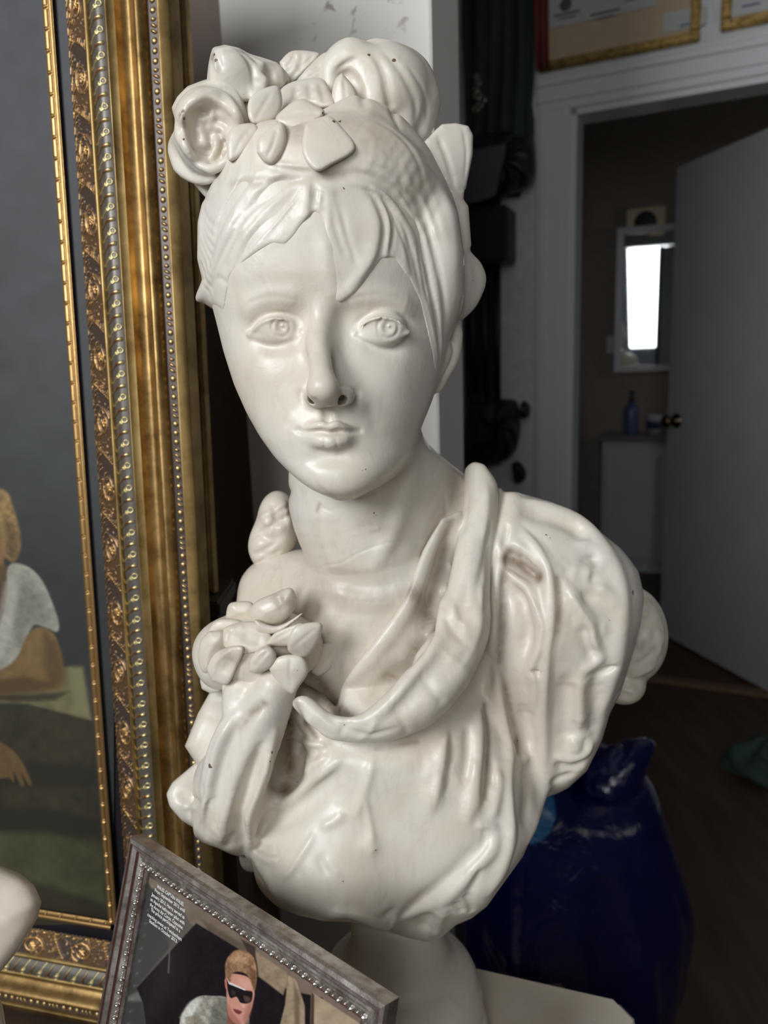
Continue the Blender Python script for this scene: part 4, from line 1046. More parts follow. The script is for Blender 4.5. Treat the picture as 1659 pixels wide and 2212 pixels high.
L2(cr((470, 1060), (540, 1050), (560, 1095), (490, 1120)), (120, 108, 88), 3, 0.6, 0.4, 6, 4, 19)
L2(cr((640, 960), (700, 965), (706, 1020), (760, 1085), (795, 1060), (800, 1170), (700, 1180), (650, 1040)), (104, 104, 92), 2, 0.9, 0.5, 6, 4, 16)
L2(cr((684, 960), (720, 1040), (770, 1095), (792, 1090), (784, 1230), (705, 1200), (688, 1040)), (120, 78, 66), 1.5, 1, 0.1, 8)
L2(cr((676, 872), (688, 846), (702, 880), (700, 918), (682, 914)), (182, 108, 94), 1.2)
L2(cr((686, 900), (690, 850), (720, 838), (800, 858), (828, 925), (818, 1000), (800, 1050), (782, 1092), (748, 1100), (704, 1062), (688, 1000)), (190, 136, 120), 1.5, 1, 0.08, 10)
L2(cr((690, 985), (720, 1040), (760, 1090), (740, 1100), (700, 1062)), (150, 92, 80), 4, 0.7)
L2(cr((800, 990), (820, 960), (806, 1050), (784, 1092), (770, 1070)), (146, 92, 80), 4, 0.6)
L2(cr((740, 860), (800, 868), (812, 915), (760, 900)), (208, 158, 142), 4, 0.6)
L2(cr((758, 975), (776, 985), (780, 1010), (764, 1006)), (214, 164, 148), 3, 0.7)
L2(cr((718, 1016), (745, 1022), (764, 1032), (752, 1046), (730, 1036)), (116, 52, 50), 1.5)
L2(cr((682, 862), (680, 790), (700, 745), (740, 716), (790, 725), (826, 760), (840, 830), (834, 905), (824, 925), (812, 880), (790, 842), (750, 826), (716, 836), (706, 880), (694, 890)), (142, 108, 80), 2, 1, 0.6, 6, 4, 17)
L2(cr((700, 760), (750, 728), (800, 745), (790, 780), (730, 790)), (176, 142, 108), 5, 0.6, 0.6, 5, 4, 18)
L2(cr((806, 800), (836, 830), (832, 910), (812, 880)), (96, 66, 46), 3, 0.8, 0.4, 5)
L2(cr((682, 800), (700, 790), (706, 850), (690, 870)), (104, 76, 56), 3, 0.7, 0.4, 5)
L2(cr((686, 862), (702, 884), (742, 903), (782, 922), (818, 930), (814, 975), (792, 990), (757, 986), (737, 956), (706, 962), (690, 918)), (26, 22, 24), 1.2)
L2(cr((686, 860), (700, 880), (742, 898), (782, 917), (782, 924), (740, 907), (698, 890)), (206, 200, 196), 0.9, 1, 0, 8, 0)
L2(cr((772, 948), (806, 962), (800, 982), (780, 978)), (92, 66, 62), 2.5, 0.7)
L2(cr((712, 920), (730, 930), (726, 948), (712, 944)), (66, 52, 52), 2.5, 0.6)
ip = (iu * 1.0, FW - iu, FH - iu)
def on_photo(a, b_):
    q = qp(a, b_, -0.0080); r_ = q - TL; u_ = min(max(r_.dot(hd), iu), FW - iu); v_ = min(max(-r_.dot(fu), iu), FH - iu)
    return fp(u_, v_, -0.0080)
pp_.build('printed_picture', on_photo, paint_mat('glossy_print', 0.22), sf)
# printed caption
M_CAP = material('print_caption_white', (0.80, 0.80, 0.80), 0.3)
lines = ['WALES. CAPTAIN WALES.', 'From September 2012 until', 'January 2013, Harry served as', 'an Apache helicopter pilot with', 'the Army Air Corps. Opposite:', 'The prince participated in a', 'coaching event at Twickenham', 'Stadium in October 2013.']
starts = [(330, 389), (318, 408), (303, 430), (297, 455), (294, 481), (298, 508), (281, 532), (290, 565)]
ends = [(466, 494), (470, 522), (472, 549), (470, 582), (461, 612), (447, 628), (454, 668), (432, 682)]
for tx_, s_, e_ in zip(lines, starts, ends):
    A_ = qp(*X0(*s_), -0.0077); B_ = qp(*X0(*e_), -0.0077)
    cu_ = bpy.data.curves.new('caption_line', 'FONT'); cu_.body = tx_; cu_.size = 1.0; cu_.extrude = 0.0; cu_.align_y = 'CENTER'
    cu_.materials.append(M_CAP); cu_.offset = 0.012
    o_ = bpy.data.objects.new('caption_line', cu_); COL.objects.link(o_)
    bpy.context.view_layer.update(); wd = max(o_.dimensions.x, 0.1)
    me_ = bpy.data.meshes.new_from_object(o_.evaluated_get(bpy.context.evaluated_depsgraph_get())); bpy.data.objects.remove(o_)
    o = bpy.data.objects.new('caption_line', me_); COL.objects.link(o); ln = (B_ - A_).dot(hd); sc = ln / wd
    m = Matrix(((hd.x, fu.x, fn.x, A_.x), (hd.y, fu.y, fn.y, A_.y), (hd.z, fu.z, fn.z, A_.z), (0, 0, 0, 1)))
    o.parent = ph
    o.matrix_parent_inverse = Matrix.Identity(4)
    hgt = 0.0031 * FW / 0.235
    o.matrix_basis = (Matrix.Translation(Vector((0, 0, 0))) @ m @ Matrix.Diagonal((sc, hgt * 1.02, 1, 1)))

# ================================================================ TABLE, SLAB, WHITE SCULPTURE
tb = empty('display_table', (-0.4, 0.4, 0)); tag(tb, 'dark wooden table carrying the frames and the white bust', 'table')
block('table_top', (-1.05, 0.0, 0.48), (1.24, 0, 0), (0, 0.74, 0), (0, 0, 0.03), M_DARK, tb, bevel=0.004)
for x_, y_ in ((-1.02, 0.03), (0.13, 0.03), (-1.02, 0.68), (0.13, 0.68)): block('leg', (x_, y_, 0), (0.04, 0, 0), (0, 0.04, 0), (0, 0, 0.48), M_DARK, tb, bevel=0.004)
cbx = empty('dark_cabinet', (-0.5, 0.84, 0)); tag(cbx, 'dark wooden cabinet under the plainer gold frame', 'cabinet')
zc = gpt(H2, 0, 0, -0.012).z - 0.001
block('cabinet_body', (-0.47, 0.81, 0), (0.275, 0, 0), (0, 0.09, 0), (0, 0, zc - 0.02), M_DARK, cbx, bevel=0.003)
block('cabinet_top', (-0.475, 0.805, zc - 0.02), (0.285, 0, 0), (0, 0.10, 0), (0, 0, 0.02), M_DARK, cbx, bevel=0.003)
ZS = 0.59
def slab_mat():
    m = material('cream_marble', (0.66, 0.58, 0.47), 0.32); N, L, b = nodes(m); co = coords(N)
    c = ramp(N, L, noise(N, L, 9, 6, 0.6, co, 1.0), [(0.35, (0.66, 0.56, 0.44)), (0.6, (0.72, 0.65, 0.54))])
    v = ramp(N, L, noise(N, L, 14, 3, 0.6, co, 2.5), [(0.485, 0), (0.5, 0.15), (0.515, 0)])
    L.new(mix(N, L, v, c, (0.42, 0.32, 0.2)), b.inputs['Base Color']); b.inputs['Subsurface Weight'].default_value = 0.08
    b.inputs['Subsurface Radius'].default_value = (0.01, 0.006, 0.004); return m
M_MARB = slab_mat()
ea, eb = on_z(1040, 2085, ZS), on_z(1330, 2150, ZS)
ed = (eb - ea).normalized(); en = Vector((ed.y, -ed.x, 0)); en = en if en.y < 0 else -en
print('slab edge', ea, eb)
c1 = eb; left = ea - ed * 0.19
c2 = c1 + ed * 0.022 + en * 0.022
slab = prism('marble_slab', [left + en * 0.07, left + ed * 0.07, c1, c2, c2 + en * 0.27, left + en * 0.29], Vector((0, 0, -(ZS - 0.5105))), M_MARB, bevel=0.006)
tag(slab, 'cream marble slab with clipped corner beneath the bust, on the table', 'slab')
# socle of the bust
SC = P(862, 2110, 600) / 1000; SC = Vector((SC[0], 0.592, 0))
print('socle', SC)
# pale carved marble at the lower left
wm = Clay((-400, 380, -700), (-215, 560, -330), 2.0)
pw = lambda a, b_, y: P(a, b_, y)
wm.ell(pw(-10, 1985, 490), (48, 40, 40), 6)
wm.tube([pw(40, 1960, 480), pw(-40, 2060, 470), pw(-90, 2200, 470)], [22, 40, 46], 10)
wm.ell(pw(-60, 2220, 470), (58, 50, 60), 14)

def mhull(c, poly, k):
    """trim by traced outline lying partly outside the frame"""
    pp = np.array(poly, float)
    X = c.ax[0][:, None, None]; Y = c.ax[1][None, :, None]; Z = c.ax[2][None, None, :]
    u, v, cz = proj(X, Y, Z); D_ = np.full(u.shape, 1e9); ins = np.zeros(u.shape, bool)
    for i in range(len(pp)):
        a, b_ = pp[i], pp[(i + 1) % len(pp)]; e = b_ - a
        t = np.clip(((u - a[0]) * e[0] + (v - a[1]) * e[1]) / (e.dot(e) + 1e-9), 0, 1)
        D_ = np.minimum(D_, np.hypot(u - a[0] - t * e[0], v - a[1] - t * e[1]))
        ins ^= ((a[1] > v) != (b_[1] > v)) & (u < (b_[0] - a[0]) * (v - a[1]) / (b_[1] - a[1] + 1e-12) + a[0])
    d = (np.where(ins, -D_, D_) * cz / FPX).astype(np.float32)
    r = np.maximum(c.f, d) + np.maximum(k - np.abs(c.f - d), 0) ** 2 / (4 * k); c.f = r
mhull(wm, [(-300, 1850), (0, 1868), (45, 1888), (74, 1912), (90, 1948), (82, 1982), (40, 2052), (0, 2100), (-20, 2130), (4, 2165), (12, 2212), (14, 2600), (-500, 2600)], 8)
wm.line([(2, 1990), (40, 1972), (84, 1950)], 5, 1.6)
wm.line([(2, 2002), (40, 1990), (80, 1970)], 7, -1.5)
o = wm.mesh('marble_carving', M_MARB); tag(o, 'smooth pale marble carving cut off by the lower left edge', 'sculpture')
# ================================================================ BUST: head, neck and chest
H = 0.85
FL = Clay((-190, 452, -365), (175, 650, 150), H)
def _head(c):
    # (row, left edge, right edge, depth of edge, front depth, back depth)
    T = [(300, 620, 800, 580, 548, 620), (330, 560, 870, 578, 526, 650), (380, 490, 930, 575, 508, 670), (450, 458, 958, 572, 498, 680),
         (540, 452, 975, 570, 494, 684), (620, 460, 976, 566, 495, 682), (700, 478, 972, 562, 500, 675), (760, 492, 968, 558, 499, 662),
         (830, 514, 952, 553, 497, 645), (890, 541, 930, 548, 494, 628), (940, 570, 909, 544, 492, 612), (985, 600, 896, 534, 491, 600),
         (1018, 632, 874, 526, 489, 590), (1040, 658, 850, 520, 489, 580), (1056, 684, 824, 515, 491, 566), (1067, 708, 798, 514, 497, 552), (1075, 728, 774, 516, 505, 545)]
    R = []
    for py, a, b_, ys, yf, yb in T:
        A, B = P(a, py, ys), P(b_, py, ys)
        R.append((A[2], (A[0] + B[0]) / 2, (B[0] - A[0]) / 2, yf, yb, ys))
    R = np.array(R)[::-1]
    z = c.ax[2]; cur = [np.interp(z, R[:, 0], R[:, i]) for i in range(1, 6)]
    ks = np.exp(-np.linspace(-2, 2, 15) ** 2); ks /= ks.sum()
    cur = [np.convolve(np.pad(q, 7, 'edge'), ks, 'valid') for q in cur]
    zlo, zhi = R[0, 0], R[-1, 0]
    X = c.ax[0][:, None, None]; Y = c.ax[1][None, :, None]
    cx_, w_, yf, yb, ys = [q[None, None, :].astype(np.float32) for q in cur]
    ym = ys + 6
    sx = X - cx_ + (ym - Y) * 0.16                       # head turned a little to the viewer's left
    d_ = np.where(Y < ym, ym - yf, yb - ym)
    p_ = 2.18
    k0 = ((np.abs(sx) / w_) ** p_ + (np.abs(Y - ym) / d_) ** p_) ** (1 / p_)
    f = (k0 - 1) * np.minimum(w_, d_) * 0.9
    Z = z[None, None, :]
    f = np.maximum(f, np.maximum(zlo - Z, Z - zhi))
    c.f = np.minimum(c.f, f.astype(np.float32))
_head(FL)
FL.blur(3)
SKULL = FL.f.copy()
# neck, shoulders and chest beneath the drapery
FL.tube([P(770, 930, 585), P(765, 1080, 590), P(800, 1200, 590), P(810, 1330, 600)], [50, 52.5, 50, 60], 6)
FL.tube([P(850, 1050, 602), P(950, 1102, 606), P(1040, 1140, 614)], [44, 36, 30], 18)
FL.ell(P(815, 1430, 612), (100, 62, 85), 42)
FL.ell(P(640, 1330, 640), (62, 48, 60), 30)
FL.ell(P(1080, 1330, 650), (80, 55, 70), 30)
FL.tube([P(560, 1380, 640), P(480, 1560, 575), P(450, 1600, 565)], [45, 38, 30], 20)
FL.hull([(300, 60), (1100, 60), (1100, 1000), (1060, 1040), (1300, 1200), (1300, 1500), (1100, 1700), (560, 1700), (470, 1690), (425, 1652), (399, 1612), (428, 1540), (462, 1480), (500, 1400), (512, 1290), (516, 1245), (530, 1190), (560, 1110), (600, 1080), (624, 1062), (300, 1000)], 8)
# sternomastoid cords and collar hollow
FL.line([(905, 960), (880, 1060), (850, 1150), (800, 1240)], [9, 7, 6], 3.4)
FL.line([(700, 1262), (740, 1250), (775, 1262), (830, 1268), (880, 1240)], [8, 7, 8], -2.0)
FL.line([(690, 1090), (705, 1170), (735, 1250)], [9, 7], 1.8)
FL.dab(775, 1262, (13, 14, 9), -3.0)
FL.line([(640, 1290), (700, 1275), (760, 1300)], 8, 2.0)
FL.line([(830, 1290), (900, 1250), (960, 1190)], 9, 2.2)

# ---- face: sockets, cheeks, brow
def dl(px, py, y): return P(px, py, y)
FL.blob(dl(598, 706, 500), (24, 12, 14), -8.0)
FL.blob(dl(824, 706, 500), (24, 12, 14), -8.0)
FL.line([(530, 690), (556, 672), (590, 664), (625, 668)], 6, 2.4)
FL.line([(780, 672), (815, 662), (850, 664), (890, 684)], 6, 2.4)
FL.blob(dl(650, 700, 500), (8, 10, 11), -4.0)
FL.blob(dl(752, 705, 500), (8, 10, 12), -6.0)
FL.line([(522, 676), (545, 656), (581, 643), (622, 644), (655, 655)], [7, 6, 6, 8], 2.6)        # brow ridges
FL.line([(735, 660), (775, 645), (820, 640), (864, 650), (900, 676)], [8, 6, 6, 7], 2.6)
FL.blob(dl(572, 800, 503), (22, 14, 20), 2.2)       # cheeks
FL.blob(dl(868, 800, 503), (22, 14, 20), 2.2)
FL.blob(dl(735, 1025, 493), (24, 14, 14), 4.0)      # chin ball
FL.blob(dl(718, 992, 490), (16, 9, 5), -2.6)        # fold above chin
FL.blob(dl(714, 930, 487), (28, 12, 15), 3.6)       # muzzle
# ---- nose
FL.tube([dl(690, 684, 507), dl(687, 715, 501), dl(689, 755, 490), dl(694, 800, 478.5), dl(697, 836, 471.5)], [6.6, 6.8, 7.0, 7.4, 8.2], 13)
FL.ell(dl(698, 842, 474), (9.6, 8, 7.6), 7)
FL.ell(dl(704, 863, 480), (7, 8, 4.6), 5)
FL.ell(dl(680, 856, 487.5), (7.0, 9.0, 6.2), 8)
FL.ell(dl(741, 855, 487.5), (7.6, 9.5, 6.6), 7)
FL.line([(651, 842), (650, 858), (655, 872)], 2.2, -1.0)
FL.line([(769, 838), (772, 856), (764, 872)], 2.4, -1.3)
FL.tube([dl(673, 863, 477), dl(680, 861, 487), dl(686, 850, 496)], [2.6, 3.1, 2.6], 2.2, 's')
FL.tube([dl(742, 864, 478), dl(734, 861, 488), dl(728, 850, 497)], [3.0, 3.6, 2.6], 2.2, 's')
# ---- philtrum and lips
FL.line([(706, 884), (708, 898), (709, 912)], [3.2, 3.4], -1.6, taper=False)
FL.line([(695, 884), (692, 902), (691, 914)], 2.2, 0.6)
FL.line([(720, 884), (725, 902), (727, 912)], 2.2, 0.6)
FL.tube([dl(655, 933, 497.5), dl(672, 926, 489), dl(692, 920, 485.4), dl(709, 923, 485.2), (dl(726, 919, 485.6)), dl(748, 926, 489), dl(768, 933, 498.5)], [0.6, 2.0, 3.1, 2.9, 3.1, 2.0, 0.6], 4.5)
FL.tube([dl(666, 944, 496), dl(688, 951, 487.2), dl(714, 954, 485.2), dl(740, 951, 487.8), dl(760, 944, 496.5)], [0.8, 3.5, 4.4, 3.5, 0.8], 7.0)
FL.line([(642, 929), (655, 933), (676, 933), (694, 931), (711, 935), (728, 932), (752, 933), (778, 930)], [1.6, 1.4, 1.4, 1.4, 1.6], [-1.6, -2.8, -3.2, -3.2, -2.8, -1.6], taper=False)
FL.line([(658, 924), (675, 916), (694, 911), (709, 916), (725, 910), (745, 916), (765, 925)], 1.3, 0.35)
FL.line([(676, 973), (700, 979), (735, 978), (752, 972)], 3.0, -1.2)
FL.line([(702, 944), (700, 956), (702, 970)], 0.85, -0.7); FL.line([(724, 944), (727, 956), (731, 970)], 0.85, -0.7)
# ---- eyes
def eye(up, lo, ball, r, iris, ir, deep):
    c = dl(*ball)
    FL.ell(c, (r * 1.12, r, r), 1.6)
    U = [dl(*q) for q in up]; Lw = [dl(*q) for q in lo]
    FL.tube([q + np.array([0, 0.5, 0]) for q in U], [0.3, 0.8, 1.1, 1.0, 0.7, 0.3], 4.4)
    FL.line([(q[0], q[1] + 5) for q in up][1:-1], 1.0, -0.9)
    FL.tube([q + np.array([0, 1.4, 0]) for q in Lw], [0.3, 0.6, 0.8, 0.7, 0.5, 0.3], 4.0)
    FL.line([q[:2] for q in up][1:-1], 1.1, -0.001)
    q = FL.hit([iris])[0]
    t = np.linspace(0, 2 * np.pi, 28)
    ring = np.array([FL.hit([(iris[0] + ir * 3.05 * np.cos(a), iris[1] + ir * 3.05 * np.sin(a))])[0] for a in t])
    FL.stroke(ring, 0.9, -1.9, taper=False)
    FL.blob(q, (ir * 0.42, 3.2, ir * 0.42), -deep)
    FL.blob(q + np.array([0.8, 0.5, 0.9]), (1.1, 2.2, 1.1), deep * 0.9)
eye([(538, 722, 509), (556, 704, 503.5), (580, 693, 500.5), (606, 689, 499), (632, 696, 500), (652, 717, 504.5)],
    [(540, 723, 509), (560, 729, 506.5), (590, 731, 504.5), (618, 730, 504), (640, 726, 504.8), (653, 720, 505.8)],
    (602, 712, 516.2), 15.4, (607, 707), 6.6, 3.4)
eye([(766, 719, 505.5), (783, 702, 501.5), (806, 690, 499.5), (834, 687, 499), (860, 695, 501.5), (885, 716, 508.5)],
    [(768, 721, 506.5), (784, 728, 505.2), (810, 732, 504), (836, 732, 504), (860, 728, 505.8), (882, 719, 508.5)],
    (824, 711, 515.8), 15.4, (838, 708), 7.4, 3.4)
FL.blob(dl(750, 688, 500), (7, 9, 9), -2.6); FL.blob(dl(657, 690, 500), (6, 8, 8), -1.6)
FL.line([(524, 666), (548, 650), (581, 641), (622, 644), (650, 656)], 2.8, -1.2, kind='c')
FL.line([(738, 652), (775, 642), (820, 637), (864, 648), (900, 672)], 2.8, -1.1, kind='c')
# crease of the upper lids, bags under the eyes
FL.line([(534, 716), (550, 695), (580, 680), (610, 676), (640, 684), (658, 700)], 1.5, -1.5)
FL.line([(760, 704), (780, 689), (806, 677), (836, 674), (868, 682), (894, 704)], 1.5, -1.5)
FL.line([(553, 744), (588, 755), (624, 753), (650, 738)], 3.4, -1.0)
FL.line([(784, 744), (812, 757), (846, 755), (878, 736)], 3.4, -1.3)
# lips parted by a shadow line, corners tucked in
FL.line([(655, 934), (676, 934), (694, 932), (711, 936), (728, 933), (752, 934)], 0.8, -1.0, taper=True)
FL.line([(686, 890), (680, 905), (672, 918)], 4, 0.5); FL.line([(640, 880), (628, 900), (622, 922)], 5, -0.5); FL.line([(790, 878), (806, 902), (812, 924)], 5, -0.6)
FL.line([(702, 500), (706, 560), (714, 615), (726, 650)], [5, 6, 5], 1.3)
# ---- ear on the right, half behind the hair
FL.tube([dl(972, 690, 570), dl(985, 720, 574), dl(980, 770, 576), dl(960, 810, 574), dl(944, 836, 570)], [4, 5, 4.5, 4, 4.5], 2)
FL.tube([dl(955, 720, 568), dl(962, 760, 570), dl(948, 800, 568)], [4, 5, 4], 3)
# hairline crack on the neck and old scuffs
FL.line([(690, 1232), (700, 1222), (738, 1216), (760, 1202), (800, 1184), (850, 1170), (895, 1168), (925, 1160)], 0.7, -0.7)
FL.line([(690, 1092), (720, 1108)], 1, -0.4); FL.line([(790, 1140), (808, 1144), (822, 1139)], 1.6, 0.5)
# ---------------------------------------------------------------- hair
HA = Clay((P(380, 870, 640)[0], 476, P(380, 870, 640)[2]), (P(1040, 90, 640)[0], 705, P(1040, 90, 640)[2]), 1.0)
HA.f = np.minimum(HA.f, resample(FL, SKULL, HA) - 0.7).astype(np.float32)      # same skull as the figure, a touch larger
HA.ell(P(716, 560, 610), (100, 78, 94), 4)
HA.ell(P(470, 540, 585), (26, 55, 62), 14)
HA.ell(P(948, 540, 585), (28, 58, 70), 14)
HA.ell(P(720, 385, 562), (84, 66, 48), 12)
HA.ell(P(800, 330, 555), (46, 40, 36), 10)
HA.ell(P(560, 370, 560), (40, 40, 36), 10)
HA.hull([(452, 415), (480, 360), (500, 300), (560, 262), (650, 250), (740, 240), (800, 241), (850, 270), (905, 322), (955, 392), (990, 462), (1003, 550), (1004, 640), (990, 694),
         (972, 740), (958, 800), (945, 850), (925, 850), (900, 700), (500, 760), (487, 715), (470, 674), (440, 655), (421, 652), (421, 642), (437, 604), (426, 560), (427, 480), (436, 440)], 7)
# bare skin: forehead, temples and face
SKIN = [(482, 730), (490, 655), (500, 600), (522, 572), (560, 545), (590, 528), (618, 532), (640, 508), (662, 470), (682, 452), (697, 480), (704, 540), (712, 610), (722, 648), (735, 655), (770, 628), (806, 585),
        (826, 556), (850, 560), (880, 600), (903, 650), (915, 700), (930, 760), (940, 830), (930, 900), (500, 900), (470, 800)]
HA.hull(SKIN, 3.0, inv=True)
# front roll sweeping over the crown, and the twisted bun
HA.tube([P(722, 262, 545), P(770, 268, 540), (P(830, 300, 545)), P(885, 360, 552), P(935, 440, 560)], [8, 17, 18, 17, 12], 10)
HA.ell(P(826, 205, 600), (37, 36, 34), 6)
HA.ell(P(868, 225, 610), (24, 32, 34), 8)
HA.tube([P(716, 200, 575), P(722, 155, 578), P(758, 134, 580), P(795, 165, 580), P(808, 225, 578), P(815, 262, 575)], [7, 11, 15, 16, 14, 9], 5)
HA.tube([P(812, 130, 596), P(850, 160, 590), P(872, 220, 590), P(870, 280, 585)], [13, 16, 15, 9], 5)
HA.tube([P(850, 128, 606), P(890, 165, 603), P(912, 220, 600), P(905, 285, 595)], [11, 14, 14, 9], 5)
HA.blur(1)
def hl(px, w, A, **k): HA.line(px, w, A, **k)
# bun grooves
hl([(800, 112), (822, 140), (834, 175), (840, 210), (850, 245), (868, 290)], [2.6, 3.2, 2.6], -2.4)
hl([(828, 110), (860, 145), (886, 190), (900, 235), (888, 288)], [2.2, 2.6, 2.2], -1.6)
hl([(878, 140), (905, 175), (920, 215), (922, 262)], 1.8, -1.1)
hl([(723, 172), (745, 160), (764, 168), (778, 195), (788, 236)], [2.2, 3.2, 3.0], -2.6)
for i in range(5):
    hl([(714 + i * 4, 170 - i * 4), (733 + i * 4, 146 - i * 3), (762 + i * 4, 140 - i * 4), (788 + i * 5, 170 - i * 5), (797 + i * 5, 220)], 1.2, -0.55)
rnd = random.Random(4)
def flow(A_, B_, n, w, amp, jit=1.5, kind='g'):
    """n fine strands between two guide curves"""
    A_, B_ = crom(A_, 5), crom(B_, 5)
    m = 24; qa = np.array([np.interp(np.linspace(0, 1, m), np.linspace(0, 1, len(A_)), A_[:, i]) for i in (0, 1)]).T
    qb = np.array([np.interp(np.linspace(0, 1, m), np.linspace(0, 1, len(B_)), B_[:, i]) for i in (0, 1)]).T
    for j in range(n):
        t = (j + 0.5 + rnd.uniform(-0.3, 0.3)) / n
        c = qa * (1 - t) + qb * t
        a0 = rnd.randint(0, 4); a1 = m - rnd.randint(0, 4)
        c = c[a0:a1] + np.array([rnd.uniform(-jit, jit), rnd.uniform(-jit, jit)])
        HA.line(c, w * rnd.uniform(0.8, 1.3), amp * rnd.uniform(0.5, 1.4) * (-1 if rnd.random() < 0.6 else 0.8), n=1)
# long strands: left fringe swept to the temple, side hair, roll and right side
flow([(640, 392), (560, 430), (500, 490), (462, 570), (440, 640)], [(664, 400), (650, 440), (600, 500), (550, 545), (512, 600)], 13, 1.5, 0.55)
for i in range(8):                                                    # combed-back waves at the left side
    y0 = 425 + i * 22
    hl([(434 - i * 0.8, y0), (440, y0 + 30), (452, y0 + 56), (474 - i * 3, y0 + 70)], 1.7, -0.7)
flow([(735, 400), (800, 420), (850, 480), (880, 560), (905, 650)], [(800, 372), (880, 420), (930, 500), (955, 600), (965, 700)], 17, 1.5, 0.6)
flow([(890, 560), (915, 640), (935, 720), (950, 800)], [(945, 560), (955, 640), (958, 720), (952, 800)], 9, 1.3, 0.7)
flow([(760, 262), (790, 290), (775, 330), (740, 365)], [(880, 330), (930, 400), (960, 470), (985, 560)], 5, 2.0, 0.4)
for i in range(12):                                                   # crimped waves across the roll
    t = i / 11; cx_ = 770 + 165 * t; cy_ = 262 + 150 * t * t + 30 * t
    hl([(cx_ + 26, cy_ - 6), (cx_ + 6, cy_ + 22), (cx_ - 8, cy_ + 52), (cx_ - 34, cy_ + 72)], 2.8, -0.25 - 0.3 * rnd.random())
hl([(800, 256), (850, 284), (884, 318), (905, 360), (914, 400)], 2.2, -1.8, kind='s', side=(1, 0, 0.5))
hl([(500, 398), (580, 392), (660, 386), (740, 378), (790, 380)], 3.0, -1.2)       # hollow before the wreath
hl([(515, 385), (560, 372), (640, 374)], 4.0, 0.8)
# fringe locks: raised edges that end in points on the forehead
FR = [([(668, 398), (667, 430), (662, 460), (650, 495), (622, 530)], 5.5, 2.0), ([(700, 400), (694, 430), (686, 450)], 3.2, 1.2),
      ([(712, 400), (714, 440), (716, 480)], 3.5, 1.2)]
for q, w_, a_ in FR: hl(q, w_, a_)
hl([(676, 392), (678, 425), (672, 462), (656, 500)], 2.2, -2.0); hl([(686, 408), (683, 424), (685, 442)], 1.6, -1.4); hl([(697, 412), (699, 428), (692, 448)], 1.5, -1.0)
# the big lock over the viewer's-right brow, with a groove on its outer side
hl([(780, 405), (808, 440), (820, 490), (812, 545), (790, 590), (750, 632), (726, 650)], [7, 8, 7, 5, 3], [1.0, 2.2, 2.4, 2.0, 1.0])
hl([(790, 402), (818, 440), (833, 490), (824, 550), (800, 592), (764, 630)], [2.4, 3.0, 2.4], -2.6)
hl([(812, 405), (836, 445), (849, 490), (842, 545), (818, 590), (785, 622)], [1.8, 2.0, 1.6], -1.5)
hl([(803, 403), (827, 445), (840, 490), (832, 548), (808, 594), (770, 632)], 2.0, 1.4)
hl([(715, 430), (722, 480), (738, 530), (752, 560)], 2.0, -0.9); hl([(735, 440), (748, 500), (762, 545), (770, 570)], 2.0, -0.8)
hl([(850, 440), (868, 500), (875, 560), (880, 620)], 3.0, 0.8)
hl([(895, 460), (905, 540), (915, 600), (926, 660)], 1.6, -1.3); hl([(912, 470), (922, 540), (935, 610), (944, 680)], 2.2, 1.0)
flow([(520, 360), (500, 400), (470, 450), (450, 520)], [(560, 372), (540, 410), (500, 470), (470, 560)], 7, 1.8, 0.8)
flow([(600, 372), (560, 388), (520, 420), (480, 480)], [(680, 376), (640, 392), (600, 420), (560, 470)], 7, 1.8, 0.7)
flow([(740, 372), (800, 386), (850, 430), (890, 500)], [(790, 340), (860, 372), (920, 440), (950, 540)], 8, 1.8, 0.8)
flow([(560, 345), (600, 350), (640, 356), (690, 362)], [(580, 378), (620, 376), (660, 376), (700, 376)], 5, 1.6, 0.6)
flow([(770, 300), (810, 300), (850, 330), (880, 370)], [(740, 350), (800, 352), (850, 386), (890, 430)], 6, 2.2, 0.8)
for q in ([(600, 470), (560, 500), (530, 540)], [(640, 440), (600, 490), (570, 520)], [(520, 500), (500, 550), (490, 590)]): hl(q, 2.6, -0.8)
# tuft at the viewer's-left temple
hl([(520, 440), (490, 500), (468, 560), (446, 610), (424, 646)], [3, 4, 4, 3], 1.6)
hl([(500, 620), (470, 600), (455, 630)], 2, -0.8)

# ---------------------------------------------------------------- wreath of roses and leaves
def bit(lo, hi, y0, y1, h=0.8):
    a = P(lo[0], lo[1], (y0 + y1) / 2); b = P(hi[0], hi[1], (y0 + y1) / 2)
    return Clay([min(a[0], b[0]) - 12, y0 - 6, min(a[2], b[2]) - 12], [max(a[0], b[0]) + 12, y1 + 6, max(a[2], b[2]) + 12], h)
PARTS = []; SEAT = HA
def leaf(poly, y0, rib, th=2.6, tx=0, tz=0, puff=2.2, name='leaf', extra=(), seat=None):
    p = np.array(poly, float); p = p.mean(0) + (p - p.mean(0)) * 1.07; poly = p
    q = SEAT.hit([p.mean(0)])
    if seat is not None and len(q): y0 = q[0][1] - seat
    c = bit(p.min(0), p.max(0), y0 - 24, y0 + 24)
    c.slab(poly, y0, th, 2.6, tx, tz, puff)
    if rib: c.line(rib, 1.3, -0.9)
    for q, w_, a_ in extra: c.line(q, w_, a_)
    PARTS.append((name, c)); return c
leaf([(548, 266), (538, 249), (540, 217), (561, 198), (588, 188), (603, 194), (607, 228), (593, 255), (567, 264)], 528, [(548, 264), (565, 235), (590, 196)], tx=0.35, tz=0.2, th=4, seat=4)
leaf([(598, 261), (603, 247), (643, 217), (679, 228), (698, 245), (666, 270), (639, 280), (614, 272)], 526, [(600, 258), (645, 244), (695, 246)], tz=0.25, th=4, seat=3)
leaf([(557, 329), (561, 299), (599, 268), (614, 276), (616, 312), (595, 350), (572, 348)], 510, [(600, 274), (592, 305), (575, 345)], tx=0.1, th=4.5, puff=3, seat=1)
